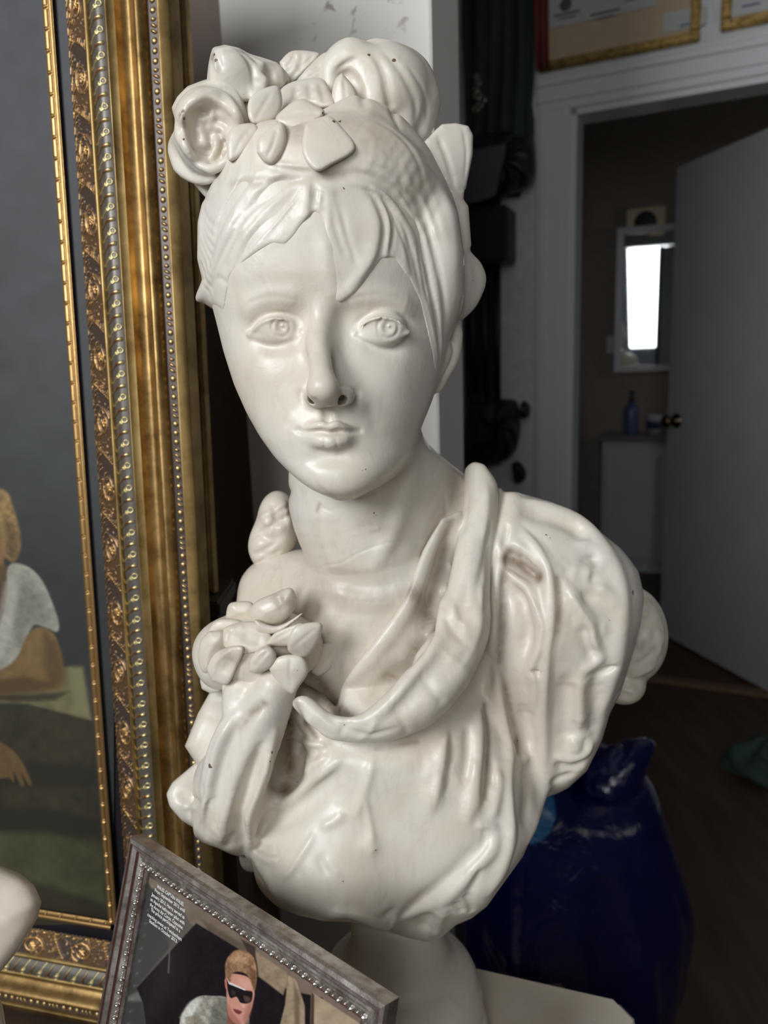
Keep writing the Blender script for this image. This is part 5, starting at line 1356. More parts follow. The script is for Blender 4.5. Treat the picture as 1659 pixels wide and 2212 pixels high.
leaf([(491, 308), (502, 278), (540, 268), (557, 283), (536, 321), (498, 346)], 520, [(545, 275), (522, 300), (500, 340)], tx=0.1, tz=0.1, th=4.5, seat=1)
leaf([(661, 273), (705, 254), (733, 273), (764, 320), (716, 353), (683, 365), (656, 328)], 514, None, th=3.5, tz=0.3, puff=1.6, tx=0.1, seat=-1)
leaf([(606, 134), (630, 112), (669, 112), (689, 120), (669, 145), (625, 179)], 585, [(622, 176), (650, 145), (680, 118)], th=3, extra=(([(618, 150), (640, 118)], 2, -1.2), ([(645, 150), (655, 116)], 2, -1)))
leaf([(636, 181), (669, 143), (700, 116), (727, 123), (712, 160), (690, 178)], 578, [(640, 180), (680, 150), (715, 124)], th=3)
leaf([(608, 240), (606, 201), (633, 179), (691, 171), (711, 201), (720, 226), (691, 231), (655, 219)], 556, [(615, 235), (650, 200), (700, 185)], th=5, tz=0.3, extra=(([(640, 186), (636, 212)], 2.2, -1.6), ([(668, 180), (672, 215)], 2.2, -1.5), ([(690, 178), (702, 222)], 2, -1.2)))
leaf([(739, 160), (764, 190), (773, 220), (766, 240), (725, 242), (718, 209), (725, 175)], 556, [(742, 168), (748, 230)], th=5, puff=4, name='petal')
# nest of twisted stalks that binds the wreath
c = bit((540, 170), (790, 340), 520, 640, 1.2)
c.ell(P(650, 262, 590), (50, 30, 22), 5); c.ell(P(560, 270, 580), (28, 30, 22), 8)
for q in ([(600, 190), (640, 180), (700, 175)], [(560, 262), (600, 268), (640, 290)], [(600, 340), (640, 300), (660, 290)]): c.line(q, 3, 1.5)
PARTS.append(('stalk', c))
# half-open bud, upper left
BUD = [(460, 103), (485, 96), (515, 103), (540, 116), (561, 122), (599, 135), (620, 156), (626, 173), (622, 190), (599, 206), (561, 215), (540, 222), (505, 215), (470, 200), (446, 185), (451, 139)]
c = bit((440, 90), (632, 230), 520, 620)
c.ell(P(500, 160, 560), (24, 26, 24), 4); c.ell(P(575, 175, 572), (24, 24, 20), 8); c.hull(BUD, 8)
c.slab([(470, 112), (500, 104), (530, 125), (545, 160), (545, 215), (500, 215), (462, 190), (455, 150)], 543, 3, 3, 0.15, -0.2, 3.5, join=3)
c.slab([(545, 135), (570, 145), (578, 180), (565, 210), (540, 215), (538, 170)], 546, 3, 2.5, 0.2, 0, 2.0, join=2)
c.slab([(448, 180), (455, 125), (463, 104), (476, 110), (470, 150), (475, 190)], 549, 2.5, 2.5, -0.6, 0, 1.0, join=2)
for q, w_, a_ in (([(480, 108), (520, 112), (545, 150), (548, 200)], 1.6, -1.8), ([(500, 100), (540, 120), (560, 138)], 1.6, -1.4), ([(563, 145), (580, 170), (575, 200)], 2, -1.6),
                  ([(470, 105), (472, 130), (480, 150)], 1.8, -1.5), ([(590, 150), (585, 180), (592, 200)], 2.4, -1.4), ([(520, 104), (548, 108), (570, 128)], 1.6, 1.0), ([(600, 142), (612, 165), (612, 185)], 2, 1.2)): c.line(q, w_, a_)
for i in range(14): c.dab(575 + rnd.uniform(-25, 40), 150 + rnd.uniform(-15, 40), rnd.uniform(2, 3.4), rnd.uniform(-1.4, 1.4))
PARTS.append(('rose', c))
# open rose facing the viewer's left
c = bit((358, 160), (545, 405), 495, 620, 0.9)
c.ell(P(452, 285, 560), (28, 30, 34), 4)
c.slab([(382, 211), (405, 188), (439, 175), (472, 164), (498, 171), (519, 194), (531, 228), (538, 266), (500, 300), (420, 280), (380, 262), (372, 232)], 545, 4, 4, 0.1, -0.3, 4, join=3)
c.slab([(377, 287), (363, 306), (361, 329), (373, 367), (392, 386), (420, 399), (455, 397), (476, 380), (470, 330), (420, 290)], 548, 4, 4, -0.35, 0.2, 3, join=3)
c.slab([(415, 396), (443, 428), (456, 424), (470, 396), (440, 380)], 560, 4, 3, join=2)
c.ell(P(451, 287, 538), (24, 22, 28), 3)
c.hull([(382, 209), (405, 186), (439, 173), (472, 162), (500, 170), (521, 193), (533, 228), (540, 266), (520, 300), (505, 345), (480, 385), (470, 400), (456, 428), (443, 430), (418, 401), (392, 388), (372, 369), (359, 329), (361, 305), (375, 285), (379, 262), (370, 232)], 3)
c.ell(P(452, 290, 520), (17.5, 17, 22), 4, 's')                        # open heart of the rose
rim = [(452, 203), (485, 212), (508, 240), (517, 272), (510, 310), (490, 348), (455, 366), (425, 352), (403, 320), (393, 285), (398, 250), (420, 218), (452, 203)]
c.tube([P(a, b_, 527 + 5 * math.sin(i * 2.1)) for i, (a, b_) in enumerate(rim)], 3.2, 4)
rim2 = [(445, 218), (478, 228), (500, 258), (503, 295), (485, 332)]
c.tube([P(a, b_, 532) for a, b_ in rim2], 2.2, 2.5)
for i in range(5):                                                     # crumpled inner petals
    a0 = i * 1.26 + 0.4
    pts = [P(452 + math.cos(a0 + t) * (12 + 30 * t), 288 + math.sin(a0 + t) * (14 + 34 * t), 536 - 3 * t) for t in (0, 0.35, 0.7, 1.0)]
    c.tube(pts, [2.5, 3.2, 2.8, 1.8], 3)
for q, w_, a_ in (([(440, 250), (436, 280), (444, 310)], 2.4, 2.6), ([(462, 240), (455, 262), (452, 280)], 2.2, 2.4), ([(425, 330), (445, 345), (470, 340)], 2.2, 2.2), ([(480, 300), (492, 288), (500, 296)], 2.0, 2.0)): c.line(q, w_, a_)
for i in range(26): c.dab(452 + rnd.uniform(-45, 45), 290 + rnd.uniform(-60, 55), rnd.uniform(1.6, 2.8), rnd.uniform(-1.3, 1.3))
for q, w_, a_ in (([(400, 215), (450, 190), (500, 200), (525, 250)], 1.6, -0.8), ([(395, 330), (420, 365), (460, 380)], 1.8, -1.0), ([(376, 262), (386, 280), (384, 300)], 2.4, -1.8)): c.line(q, w_, a_)
PARTS.append(('rose', c))

# ---------------------------------------------------------------- ribbon bow behind the head
c = bit((895, 255), (1060, 710), 540, 660, 1.0)
c.slab([(918, 300), (955, 268), (985, 266), (1012, 272), (1022, 292), (1021, 335), (1006, 408), (985, 415), (950, 370), (925, 330)], 603, 7, 2.5, 0.25, 0, 2, sp=0, join=1)
c.slab([(903, 318), (918, 300), (950, 290), (990, 418), (960, 420), (930, 370)], 598, 5, 2.5, 0.2, 0, 0, sp=0, join=1)
c.slab([(975, 410), (1003, 412), (1001, 430), (1012, 446), (1018, 530), (1000, 560), (975, 520)], 602, 6, 3, 0.3, 0, 1, sp=0, join=2)
c.slab([(1000, 520), (1018, 545), (1040, 570), (1050, 602), (1040, 640), (1020, 672), (988, 692), (970, 640), (985, 560)], 604, 6, 4, 0.35, 0, 3, join=3)
for q, w_, a_, kd in (([(945, 292), (965, 340), (984, 412)], 2.0, -2.2, 'g'), ([(1000, 275), (1008, 330), (1002, 400)], 1.2, -1.0, 'g'), ([(925, 320), (950, 360), (965, 400)], 2.2, -1.2, 'g'),
                  ([(985, 430), (992, 480), (1000, 530), (1012, 570)], 3.2, -2.2, 'g'), ([(1003, 560), (1006, 610), (996, 670)], 2.4, -1.6, 'g')): c.line(q, w_, a_, kind=kd)
PARTS.append(('ribbon', c))
# ---------------------------------------------------------------- drapery
_b = P(830, 2045, 590)
DR = Clay((-212, 458, -545), (285, 700, -66), 1.12)
DR.ell(P(830, 1620, 590), (108, 86, 112), 30)
DR.ell(P(728, 1845, 548), (68, 68, 70), 30)
DR.ell(P(980, 1780, 560), (72, 66, 80), 30)
DR.ell(P(900, 1930, 575), (75, 55, 50), 25)
DR.ell(P(1180, 1330, 612), (92, 74, 100), 30)
DR.ell(P(1210, 1540, 612), (52, 58, 80), 30)
DR.ell(P(1090, 1180, 610), (50, 45, 50), 25)
DR.hull([(1000, 1015), (1020, 996), (1045, 1000), (1078, 1045), (1085, 1064), (1130, 1062), (1200, 1083), (1252, 1112), (1292, 1142), (1340, 1180), (1380, 1235), (1392, 1290), (1384, 1350), (1362, 1430), (1340, 1500), (1318, 1540),
         (1300, 1600), (1268, 1665), (1228, 1702), (1190, 1722), (1168, 1762), (1130, 1850), (1092, 1902), (1052, 1958), (1018, 1984), (985, 1998), (950, 2028), (920, 2035), (880, 2026), (820, 2006), (760, 1992),
         (700, 1990), (640, 1976), (604, 1962), (560, 1930), (540, 1915), (520, 1890), (514, 1850), (526, 1740), (555, 1640), (600, 1500), (700, 1300), (900, 1150), (985, 1060)], 10)
# bare neck and breast left open
DR.hull([(480, 900), (1000, 900), (990, 1010), (978, 1060), (955, 1120), (919, 1203), (881, 1304), (805, 1406), (737, 1480), (728, 1530), (700, 1500), (660, 1478), (640, 1430), (600, 1350), (560, 1300), (450, 1290)], 5, inv=True)
# sleeve end behind the arm, hem creases
DR.ell(P(1362, 1370, 660), (32, 40, 46), 4)
DR.ell(P(1340, 1470, 655), (22, 30, 20), 4)
# far shoulder gather
DR.ell(P(602, 1132, 650), (19, 24, 30), 6); DR.ell(P(578, 1180, 648), (17, 22, 22), 10)
# cloth hanging from the corsage
DR.tube([P(600, 1480, 518), P(545, 1590, 520), P(510, 1700, 530), P(490, 1790, 545)], [15, 24, 30, 26], 12)
DR.tube([P(520, 1480, 524), P(487, 1584, 520), P(465, 1680, 532), P(455, 1780, 550)], [11, 12, 15, 14], 10)
DR.tube([P(590, 1480, 510), P(558, 1563, 508), P(525, 1650, 514), P(505, 1740, 525), P(495, 1800, 542)], [10, 12, 12, 12, 10], 8)
DR.ell(P(405, 1712, 575), (26, 30, 30), 6)
DR.tube([P(430, 1670, 575), P(375, 1725, 585)], [16, 10], 8)
DR.tube([P(560, 1780, 550), P(545, 1850, 560)], [14, 12], 8)
# cut the hanging end along its traced edge
DR.hull([(300, 900), (1500, 900), (1500, 2120), (640, 2120), (560, 1936), (532, 1912), (514, 1885), (512, 1850), (498, 1845), (470, 1832), (440, 1822), (418, 1806), (414, 1786), (392, 1772), (366, 1742), (359, 1715), (372, 1690), (420, 1650), (446, 1628), (462, 1592), (480, 1545), (470, 1480), (300, 1400)], 5)
# flap of cloth lying on the breast inside the roll
DR.cloak(FL, [(953, 1120), (919, 1203), (881, 1304), (805, 1406), (737, 1480), (728, 1524), (738, 1552), (780, 1560), (900, 1540), (1010, 1400), (1030, 1250), (1000, 1100)], 6.0, 4)
# deep collar roll from the near shoulder round to the corsage
_c = [(1039, 1022, 592), (1036, 1110, 577), (1020, 1200, 560), (1008, 1290, 545), (992, 1370, 532), (945, 1455, 518), (885, 1530, 506), (800, 1575, 498), (712, 1566, 497), (655, 1520, 502)]
DR.tube([P(*q) for q in _c], [13.5, 14.5, 14.5, 18, 23, 26, 23, 14, 10.5, 8], 2.5, n=24, flat=(np.array([0.0, 0.83, 0.55]), 0.6))
DR.tube([P(1099, 1066, 600), P(1104, 1110, 586), P(1098, 1150, 574), P(1090, 1200, 566)], [10, 11, 9, 6], 4)
DR.hull([(940, 900), (1004, 900), (1004, 1002), (1022, 995), (1046, 1003), (1079, 1046), (1086, 1062), (1130, 1063), (1200, 1083), (1252, 1112), (1292, 1142), (1340, 1180), (1500, 1300), (1500, 900)], 4, inv=True)
DR.blur(1)
def D(px, w, A, kind='c', side=None, **k): DR.line(px, np.array(w) * 0.8, np.array(A) * 3.5, kind, side, **k)
R_ = (1, 0, 0); L_ = (-1, 0, 0)
# inner flap beside the roll
D([(951, 1135), (919, 1210), (884, 1306), (810, 1406), (742, 1482)], [7, 8, 7], 2.6)
D([(985, 1100), (955, 1200), (938, 1290), (925, 1370), (860, 1455), (790, 1520)], [6, 9, 9, 6], [-2, -4, -5, -3])
D([(943, 1330), (930, 1360), (934, 1395), (905, 1430), (845, 1500), (790, 1545), (752, 1556)], 3.5, 2.4)
D([(935, 1470), (1010, 1420), (1045, 1360)], 12, -1.5)
D([(740, 1600), (690, 1580), (655, 1540)], 4, 1.4); D([(700, 1545), (745, 1575), (800, 1588), (870, 1570)], 3, -1.2)
# the roll is a folded edge: crisp ridge along its inner side, slack hollow down its face
D([(992, 1160), (968, 1250), (955, 1320), (940, 1385), (900, 1445), (848, 1510), (800, 1548), (752, 1560)], [4, 5, 5.5, 5, 4], [0.8, 2.2, 2.8, 2.6, 1.6])
D([(1010, 1240), (1000, 1310), (985, 1380), (940, 1450), (880, 1520), (820, 1566)], [6, 9, 11, 10, 6], [-0.8, -1.8, -2.4, -2.4, -1.2])
D([(1040, 1250), (1036, 1310), (1032, 1370), (1000, 1440)], [4, 5, 5], 1.4)
D([(1052, 1040), (1050, 1110), (1042, 1170)], 5, 0.8)
D([(1012, 1060), (1006, 1110), (994, 1160)], 3, -0.8)
D([(1062, 1120), (1052, 1200), (1036, 1270), (1040, 1330)], 4, -1.3)
D([(975, 1300), (990, 1340), (1010, 1352)], 3.5, 0.9); D([(960, 1330), (985, 1372), (1012, 1392)], 4, -0.9)
D([(948, 1400), (985, 1430), (1005, 1440)], 4, 0.7); D([(905, 1450), (940, 1500), (960, 1520)], 5, -0.8)
D([(850, 1520), (870, 1560), (880, 1590)], 4, -0.7); D([(812, 1552), (800, 1580), (770, 1600)], 3, 0.9); D([(760, 1560), (744, 1572), (735, 1590)], 3, -0.8)
# edge below the collar roll
D([(1062, 1410), (1040, 1480), (985, 1555), (900, 1602), (815, 1616), (720, 1604), (655, 1552)], [7, 9, 7], -3.4)
# thin fold beside the roll and its valley
D([(1072, 1150), (1081, 1195), (1074, 1262), (1067, 1311), (1066, 1378), (1062, 1421)], 4.2, 3.4)
D([(1058, 1180), (1056, 1260), (1048, 1330)], 3, -2.6)
D([(1088, 1235), (1085, 1311), (1080, 1404)], 3.6, -3.4)
D([(1066, 1430), (1074, 1460), (1084, 1510), (1097, 1570), (1103, 1640), (1107, 1730), (1106, 1795), (1088, 1870), (1050, 1940)], [4, 6, 6, 7], [2.5, 3.5, 3.5, 3.5])
D([(1082, 1450), (1100, 1520), (1114, 1590), (1118, 1620), (1116, 1690), (1120, 1760), (1124, 1810), (1100, 1880)], [3, 4, 4.5, 4], -4.5)
# crumpled fold in the middle of the shoulder
D([(1086, 1229), (1112, 1248), (1145, 1278), (1160, 1328), (1168, 1355), (1162, 1404), (1148, 1441), (1156, 1487), (1150, 1543)], [4, 4, 4.5, 4, 4.5, 4], 3.8)
D([(1105, 1270), (1130, 1300), (1140, 1360), (1135, 1420)], 8, -2.2)
D([(1148, 1448), (1160, 1452), (1172, 1446)], 2.4, -3.4); D([(1166, 1395), (1154, 1425)], 2.6, 1.4)
D([(1132, 1160), (1160, 1185), (1184, 1220), (1193, 1265), (1194, 1330), (1190, 1400), (1182, 1461), (1178, 1543), (1180, 1640), (1170, 1700), (1152, 1780), (1130, 1836)], [6, 8, 8, 7, 7, 7], 4.2)
D([(1129, 1135), (1160, 1162), (1190, 1205), (1203, 1250), (1208, 1300), (1205, 1361), (1197, 1411), (1194, 1480), (1193, 1560), (1192, 1620), (1186, 1680)], [3, 4.5, 5, 5, 6, 6], [-2, -3.6, -4, -3.6, -5, -5])
D([(1092, 1206), (1118, 1216), (1142, 1232), (1166, 1248)], [5, 6, 4.5], [-6, -9, -7])
D([(1110, 1170), (1140, 1195), (1165, 1225)], 3.2, 2.2)
D([(1096, 1130), (1092, 1160), (1085, 1185)], 2, -1.6)
# long soft fold over the upper arm
D([(1215, 1245), (1245, 1298), (1275, 1345), (1281, 1378), (1301, 1414)], [5, 5, 4.5, 4], 2.8)
D([(1301, 1416), (1285, 1434), (1256, 1450)], 3.5, 2.2)
D([(1262, 1352), (1268, 1390), (1284, 1420)], 5, -2.6)
D([(1334, 1431), (1310, 1446), (1285, 1458)], 3.4, -3.2)
D([(1256, 1452), (1250, 1510), (1252, 1580)], 7, 2.2); D([(1285, 1462), (1290, 1530), (1285, 1600)], 8, -2.0)
D([(1225, 1460), (1222, 1540), (1226, 1620)], 9, -3.0)
D([(1245, 1176), (1270, 1176), (1294, 1190), (1304, 1212), (1292, 1228)], 3.2, 2.0)
DR.dab(1272, 1212, (6, 6, 4), -4); DR.dab(1278, 1252, (5, 5, 4), -2.5); DR.dab(1272, 1292, (8, 8, 6), -3)
D([(1290, 1265), (1318, 1285), (1330, 1310)], 5, 1.8)
D([(1125, 1078), (1182, 1095), (1251, 1125), (1293, 1170), (1326, 1225), (1343, 1295), (1334, 1394), (1318, 1470), (1296, 1550)], [6, 8, 9, 9], 3.2)
D([(1128, 1108), (1180, 1115), (1234, 1136), (1262, 1160)], 6, -3.0)
D([(1382, 1240), (1392, 1285), (1384, 1345), (1360, 1427), (1344, 1480)], [5, 6, 5], -4.5)
D([(1341, 1472), (1370, 1470), (1398, 1460)], 2.5, -3); D([(1345, 1500), (1360, 1508)], 3, -2.5); D([(1352, 1440), (1400, 1400), (1415, 1350)], 6, -1.0)
# arm hem
D([(1196, 1632), (1230, 1640), (1262, 1630), (1280, 1606)], 3, 2.4); D([(1200, 1652), (1235, 1660), (1262, 1645)], 3.6, -3.0); D([(1190, 1690), (1215, 1680), (1240, 1672)], 3, -2)
D([(1236, 1600), (1246, 1618)], 5, 2)
# pleats falling under the roll
D([(962, 1572), (960, 1620), (950, 1690), (932, 1751)], [6, 8, 6], 2.6); D([(975, 1580), (976, 1640), (966, 1700)], 6, -1.8)
D([(1028, 1520), (1033, 1577), (1033, 1635), (1022, 1716), (1008, 1780)], [5, 6, 6, 5], 3.6)
D([(1046, 1523), (1054, 1596), (1050, 1685), (1046, 1735)], [4, 5, 5, 4], -4.6)
D([(1010, 1560), (1012, 1640), (1000, 1700)], 5, -1.6)
D([(1072, 1660), (1078, 1690), (1070, 1740), (1062, 1765)], 4, 1.8); D([(1062, 1640), (1062, 1700)], 3, -1.5)
D([(1109, 1627), (1125, 1634), (1136, 1642)], 3.2, 2.4); D([(1128, 1520), (1140, 1580), (1142, 1615)], 6, -2)
D([(1136, 1660), (1140, 1720), (1134, 1790)], 6, -2.6)
D([(1076, 1790), (1052, 1782), (1030, 1786)], 2.6, 1.6)
D([(1074, 1795), (1064, 1834), (1032, 1868), (985, 1917), (945, 1960)], [4, 5, 5, 6], 3.0)
D([(1050, 1790), (1046, 1822), (1016, 1860), (968, 1908), (920, 1946), (862, 1984)], [4, 6, 7, 7], -3.4)
D([(1040, 1800), (1025, 1840), (985, 1880)], 4, 1.6)
D([(1040, 1876), (1025, 1905), (1016, 1930)], 3.4, -2.2); D([(1008, 1930), (1020, 1972)], 2.6, -2.4); D([(985, 1950), (1000, 1972)], 2.4, -1.8)
D([(962, 1958), (945, 1990), (938, 2020)], 4.5, 3.4); D([(925, 1975), (918, 2010)], 6, -2)
D([(712, 1980), (746, 1970), (785, 1979), (831, 2001), (856, 1980)], [4, 5, 5, 4], 2.6); D([(720, 1962), (780, 1965), (826, 1985), (850, 1965)], 5, -1.6)
# the breast: point, fine ridges
DR.dab(800, 1828, (7, 7, 8), 2.4); DR.dab(806, 1836, (2.6, 3, 2.6), 0.9)
D([(808, 1630), (796, 1680), (785, 1715), (766, 1770)], 4, 1.5); D([(786, 1716), (800, 1780), (806, 1826)], 3, 0.8)
D([(680, 1800), (660, 1832), (643, 1858), (628, 1882), (610, 1897)], 2.6, 1.5)
D([(745, 1755), (720, 1775), (695, 1785)], 4, 0.8)
# opening under the corsage
D([(624, 1560), (616, 1610), (612, 1665), (612, 1700)], [6, 10, 11, 8], [-6, -12, -15, -10])
D([(640, 1600), (645, 1640), (640, 1680)], [7, 8, 6], -5)
D([(578, 1700), (592, 1722), (614, 1732), (642, 1716), (672, 1690), (706, 1664), (745, 1630)], [5, 6, 6, 5, 4], 3.4)
D([(533, 1806), (582, 1782), (635, 1752), (690, 1708), (740, 1662)], [5, 9, 9, 7], -3.6)
D([(580, 1600), (566, 1665), (550, 1715), (532, 1762), (534, 1800)], [4, 5, 4], 3.0)
D([(596, 1570), (578, 1630), (572, 1690)], 4, 2.2)
D([(570, 1600), (548, 1668), (528, 1725), (515, 1770), (518, 1830)], [4, 5, 6], -5.5)
D([(534, 1812), (550, 1838), (572, 1854), (600, 1859)], 3.0, 2.2); D([(548, 1824), (575, 1838), (605, 1842)], 4, -1.2)
D([(545, 1842), (565, 1876), (585, 1908), (604, 1952)], 4.5, 1.8)
D([(636, 1598), (666, 1604), (705, 1612)], 2.4, 1.8); D([(640, 1619), (665, 1628), (690, 1626)], 3.2, -2.6); D([(658, 1668), (680, 1652), (706, 1634)], 3, 2.4); D([(636, 1530), (650, 1560), (675, 1590)], 2.2, -2.6); D([(645, 1580), (660, 1592), (690, 1602)], 2, -1.2)
# hanging folds
D([(500, 1543), (478, 1576), (461, 1612), (450, 1658), (440, 1711), (434, 1774)], [3.5, 4, 4], 3.2)
D([(571, 1520), (538, 1546), (510, 1605), (484, 1669), (470, 1732), (466, 1790)], [4, 6, 6, 5], -4.2)
D([(560, 1620), (540, 1680), (524, 1740), (518, 1800)], 4, -2.0); D([(505, 1660), (500, 1720), (482, 1780), (478, 1820)], 4, 2.2)
D([(455, 1720), (446, 1770), (444, 1815)], 3, -2); D([(420, 1790), (428, 1740), (440, 1690)], 3.4, -3.2)
D([(385, 1716), (410, 1724), (430, 1730)], 2.6, -1.2); D([(380, 1735), (400, 1742), (425, 1744)], 3, 0.8)
D([(500, 1800), (490, 1835)], 3, -2); D([(528, 1846), (520, 1880)], 4, -2)
rd = random.Random(11)
for x0, y0, x1, y1, n_ in ((1130, 1250, 1150, 1420, 5), (1215, 1180, 1310, 1380, 9), (1230, 1470, 1300, 1600, 5), (1350, 1290, 1420, 1440, 5), (930, 1600, 1030, 1760, 5), (600, 1760, 760, 1900, 4)):
    for _ in range(n_):
        a, b_ = rd.uniform(x0, x1), rd.uniform(y0, y1); q = rd.uniform(18, 46); t = rd.uniform(-0.5, 0.9)
        D([(a, b_), (a + q * 0.5 * t, b_ + q * 0.5), (a + q * t + rd.uniform(-6, 6), b_ + q)], rd.uniform(3, 6), rd.choice((-1, 1)) * rd.uniform(0.25, 0.55))
def ST(px, w, A, side): DR.line(px, w, A * 1.7, 's', side)
ST([(1132, 1142), (1165, 1167), (1192, 1207), (1202, 1250), (1207, 1300), (1204, 1361), (1197, 1411), (1191, 1480), (1189, 1560), (1186, 1640)], [6, 9, 10, 9], 4.5, L_)
ST([(1072, 1450), (1090, 1520), (1106, 1590), (1112, 1640), (1111, 1690), (1115, 1760), (1110, 1830), (1082, 1900)], [6, 9, 9], 4.2, L_)
ST([(1040, 1523), (1047, 1596), (1044, 1685), (1037, 1740)], 7, 3.2, L_)
ST([(590, 1600), (568, 1665), (549, 1715), (531, 1762), (533, 1806), (531, 1860)], 9, 5.0, R_)
ST([(501, 1543), (479, 1576), (461, 1612), (450, 1658), (439, 1711), (433, 1774)], 7, 4.0, R_)
ST([(560, 1526), (530, 1560), (505, 1610), (484, 1669), (471, 1732), (468, 1800)], 8, 3.6, R_)
ST([(1082, 1235), (1079, 1311), (1074, 1404)], 5, 3.0, L_)
ST([(1118, 1262), (1150, 1290), (1170, 1335), (1174, 1365), (1167, 1410), (1154, 1445), (1161, 1490), (1156, 1543)], 5, 2.6, L_)
ST([(1222, 1255), (1250, 1300), (1281, 1350), (1288, 1385), (1306, 1416)], 7, 2.6, L_)
ST([(1046, 1792), (1040, 1824), (1010, 1862), (962, 1910), (915, 1948), (862, 1984)], 8, 3.2, R_)
ST([(968, 1575), (966, 1620), (956, 1690), (938, 1751)], 9, 2.2, L_)
ST([(716, 1986), (748, 1976), (786, 1984), (830, 2004)], 7, 3.0, (0, 0, 1))
D([(1394, 1290), (1412, 1330), (1424, 1380), (1418, 1430)], 5, 0.9); D([(1386, 1330), (1400, 1370), (1402, 1420)], 5, -1.2)
D([(1372, 1440), (1395, 1425), (1420, 1400)], 4, -1.0); D([(1350, 1485), (1368, 1478), (1384, 1482)], 3.5, -1.4); D([(1330, 1505), (1345, 1490)], 3, -1.2)
D([(1408, 1300), (1428, 1350), (1432, 1395)], 4, 0.7); D([(1360, 1462), (1390, 1452), (1412, 1440)], 4, 1.0)
D([(585, 1085), (598, 1120), (590, 1160)], 4, -1.2); D([(610, 1082), (620, 1110), (626, 1140)], 4, 0.9); D([(556, 1150), (580, 1165), (610, 1160)], 4, -1.2); D([(566, 1120), (590, 1140), (615, 1140)], 3.5, 0.9)
D([(562, 1195), (585, 1200), (606, 1190)], 3.5, -1.0)
# far shoulder creases
D([(545, 1160), (580, 1140), (620, 1115), (636, 1105)], 2.2, -2.2); D([(560, 1120), (590, 1105), (620, 1085)], 2.6, 1.8); D([(600, 1100), (618, 1098), (630, 1088)], 1.8, -1.4)
D([(545, 1200), (570, 1190), (598, 1170)], 2.4, -1.8); D([(556, 1220), (575, 1205)], 2, -1.4); D([(590, 1115), (604, 1125), (616, 1120)], 1.6, -1.4)

# ---------------------------------------------------------------- corsage of flowers at the breast
class _S:                                    # seat on whichever of figure or drapery is nearer
    def hit(s, px):
        a, b = FL.hit(px), DR.hit(px)
        if len(a) and len(b): return a if a[0][1] < b[0][1] else b
        return a if len(a) else b
SEAT = _S()
c = bit((420, 1270), (700, 1500), 480, 600, 1.2)
c.ell(P(560, 1400, 545), (50, 34, 30), 6); c.ell(P(475, 1420, 545), (18, 26, 24), 8)
PARTS.append(('flower_base', c))
def fl(poly, y, rib=None, th=5, tx=0, tz=0, puff=4, name='petal', extra=()): leaf(poly, y, rib, th, tx, tz, puff, name, extra)
fl([(489, 1336), (495, 1308), (513, 1301), (543, 1303), (552, 1329), (541, 1346), (510, 1345)], 546, th=7, puff=6)
fl([(543, 1329), (552, 1303), (591, 1284), (626, 1273), (638, 1303), (617, 1336), (580, 1354), (552, 1347)], 536, th=9, puff=9, extra=(([(600, 1290), (612, 1320)], 3, -1.5),))
fl([(448, 1370), (463, 1345), (487, 1337), (520, 1343), (530, 1360), (490, 1372)], 534, th=6, puff=4)
fl([(487, 1396), (484, 1368), (495, 1353), (547, 1345), (584, 1375), (578, 1400), (521, 1410)], 520, th=6, puff=3, tz=0.5, extra=(([(492, 1364), (488, 1390)], 1.8, 1.6), ([(495, 1360), (530, 1352)], 1.6, 1.2), ([(530, 1375), (560, 1385)], 5, -2)))
fl([(452, 1366), (435, 1386), (429, 1416), (436, 1445), (452, 1452), (475, 1420), (492, 1394), (482, 1366)], 528, th=9, puff=8)
fl([(461, 1470), (450, 1444), (468, 1412), (500, 1398), (524, 1404), (506, 1450), (490, 1476)], 516, th=6, puff=2, tx=-0.3, extra=(([(462, 1464), (466, 1430), (500, 1404)], 1.8, 1.8), ([(480, 1450), (500, 1430)], 4, -2.5)))
fl([(504, 1450), (524, 1404), (548, 1410), (540, 1450), (515, 1475)], 522, th=6, puff=3)
fl([(437, 1488), (434, 1466), (450, 1452), (470, 1474), (476, 1490), (456, 1496)], 540, th=6, puff=3, tx=-0.2)
fl([(480, 1476), (520, 1465), (545, 1455), (520, 1500), (500, 1540), (486, 1520)], 528, th=6, puff=3, name='leaf')
fl([(539, 1449), (541, 1425), (560, 1403), (582, 1399), (595, 1416), (586, 1440), (556, 1453)], 506, [(545, 1446), (562, 1425), (584, 1402)], th=6, puff=4, name='leaf')
fl([(583, 1444), (599, 1423), (628, 1416), (654, 1423), (663, 1451), (647, 1478), (630, 1496), (599, 1470)], 507, [(628, 1420), (626, 1450), (630, 1490)], th=6, puff=4, name='leaf')
fl([(576, 1392), (595, 1368), (630, 1353), (652, 1349), (640, 1375), (621, 1394)], 512, [(580, 1390), (610, 1372), (645, 1352)], th=5, puff=3, tz=-0.2, name='leaf')
fl([(622, 1392), (634, 1359), (660, 1348), (693, 1349), (688, 1381), (662, 1416), (628, 1408)], 508, [(628, 1404), (655, 1380), (690, 1352)], th=6, puff=4, tx=0.2, name='leaf')
leaf([(675, 1451), (671, 1416), (704, 1390), (734, 1394), (727, 1429), (693, 1457)], 512, [(680, 1448), (705, 1430), (725, 1400)], th=5, puff=3, tx=0.3, seat=-1)
leaf([(552, 1338), (600, 1352), (650, 1325), (632, 1345), (600, 1366), (560, 1365)], 520, None, th=5, puff=3)

# ---------------------------------------------------------------- turned socle
def lathe(name, prof, c, mat, parent=None, seg=96):
    V = []; n = len(prof)
    for i in range(seg):
        a = 2 * math.pi * i / seg
        for r, z in prof: V.append((c[0] + r * math.cos(a), c[1] + r * math.sin(a), c[2] + z))
    Fq = [(i * n + j, ((i + 1) % seg) * n + j, ((i + 1) % seg) * n + j + 1, i * n + j + 1) for i in range(seg) for j in range(n - 1)]
    return mk(name, V, Fq, mat, parent)
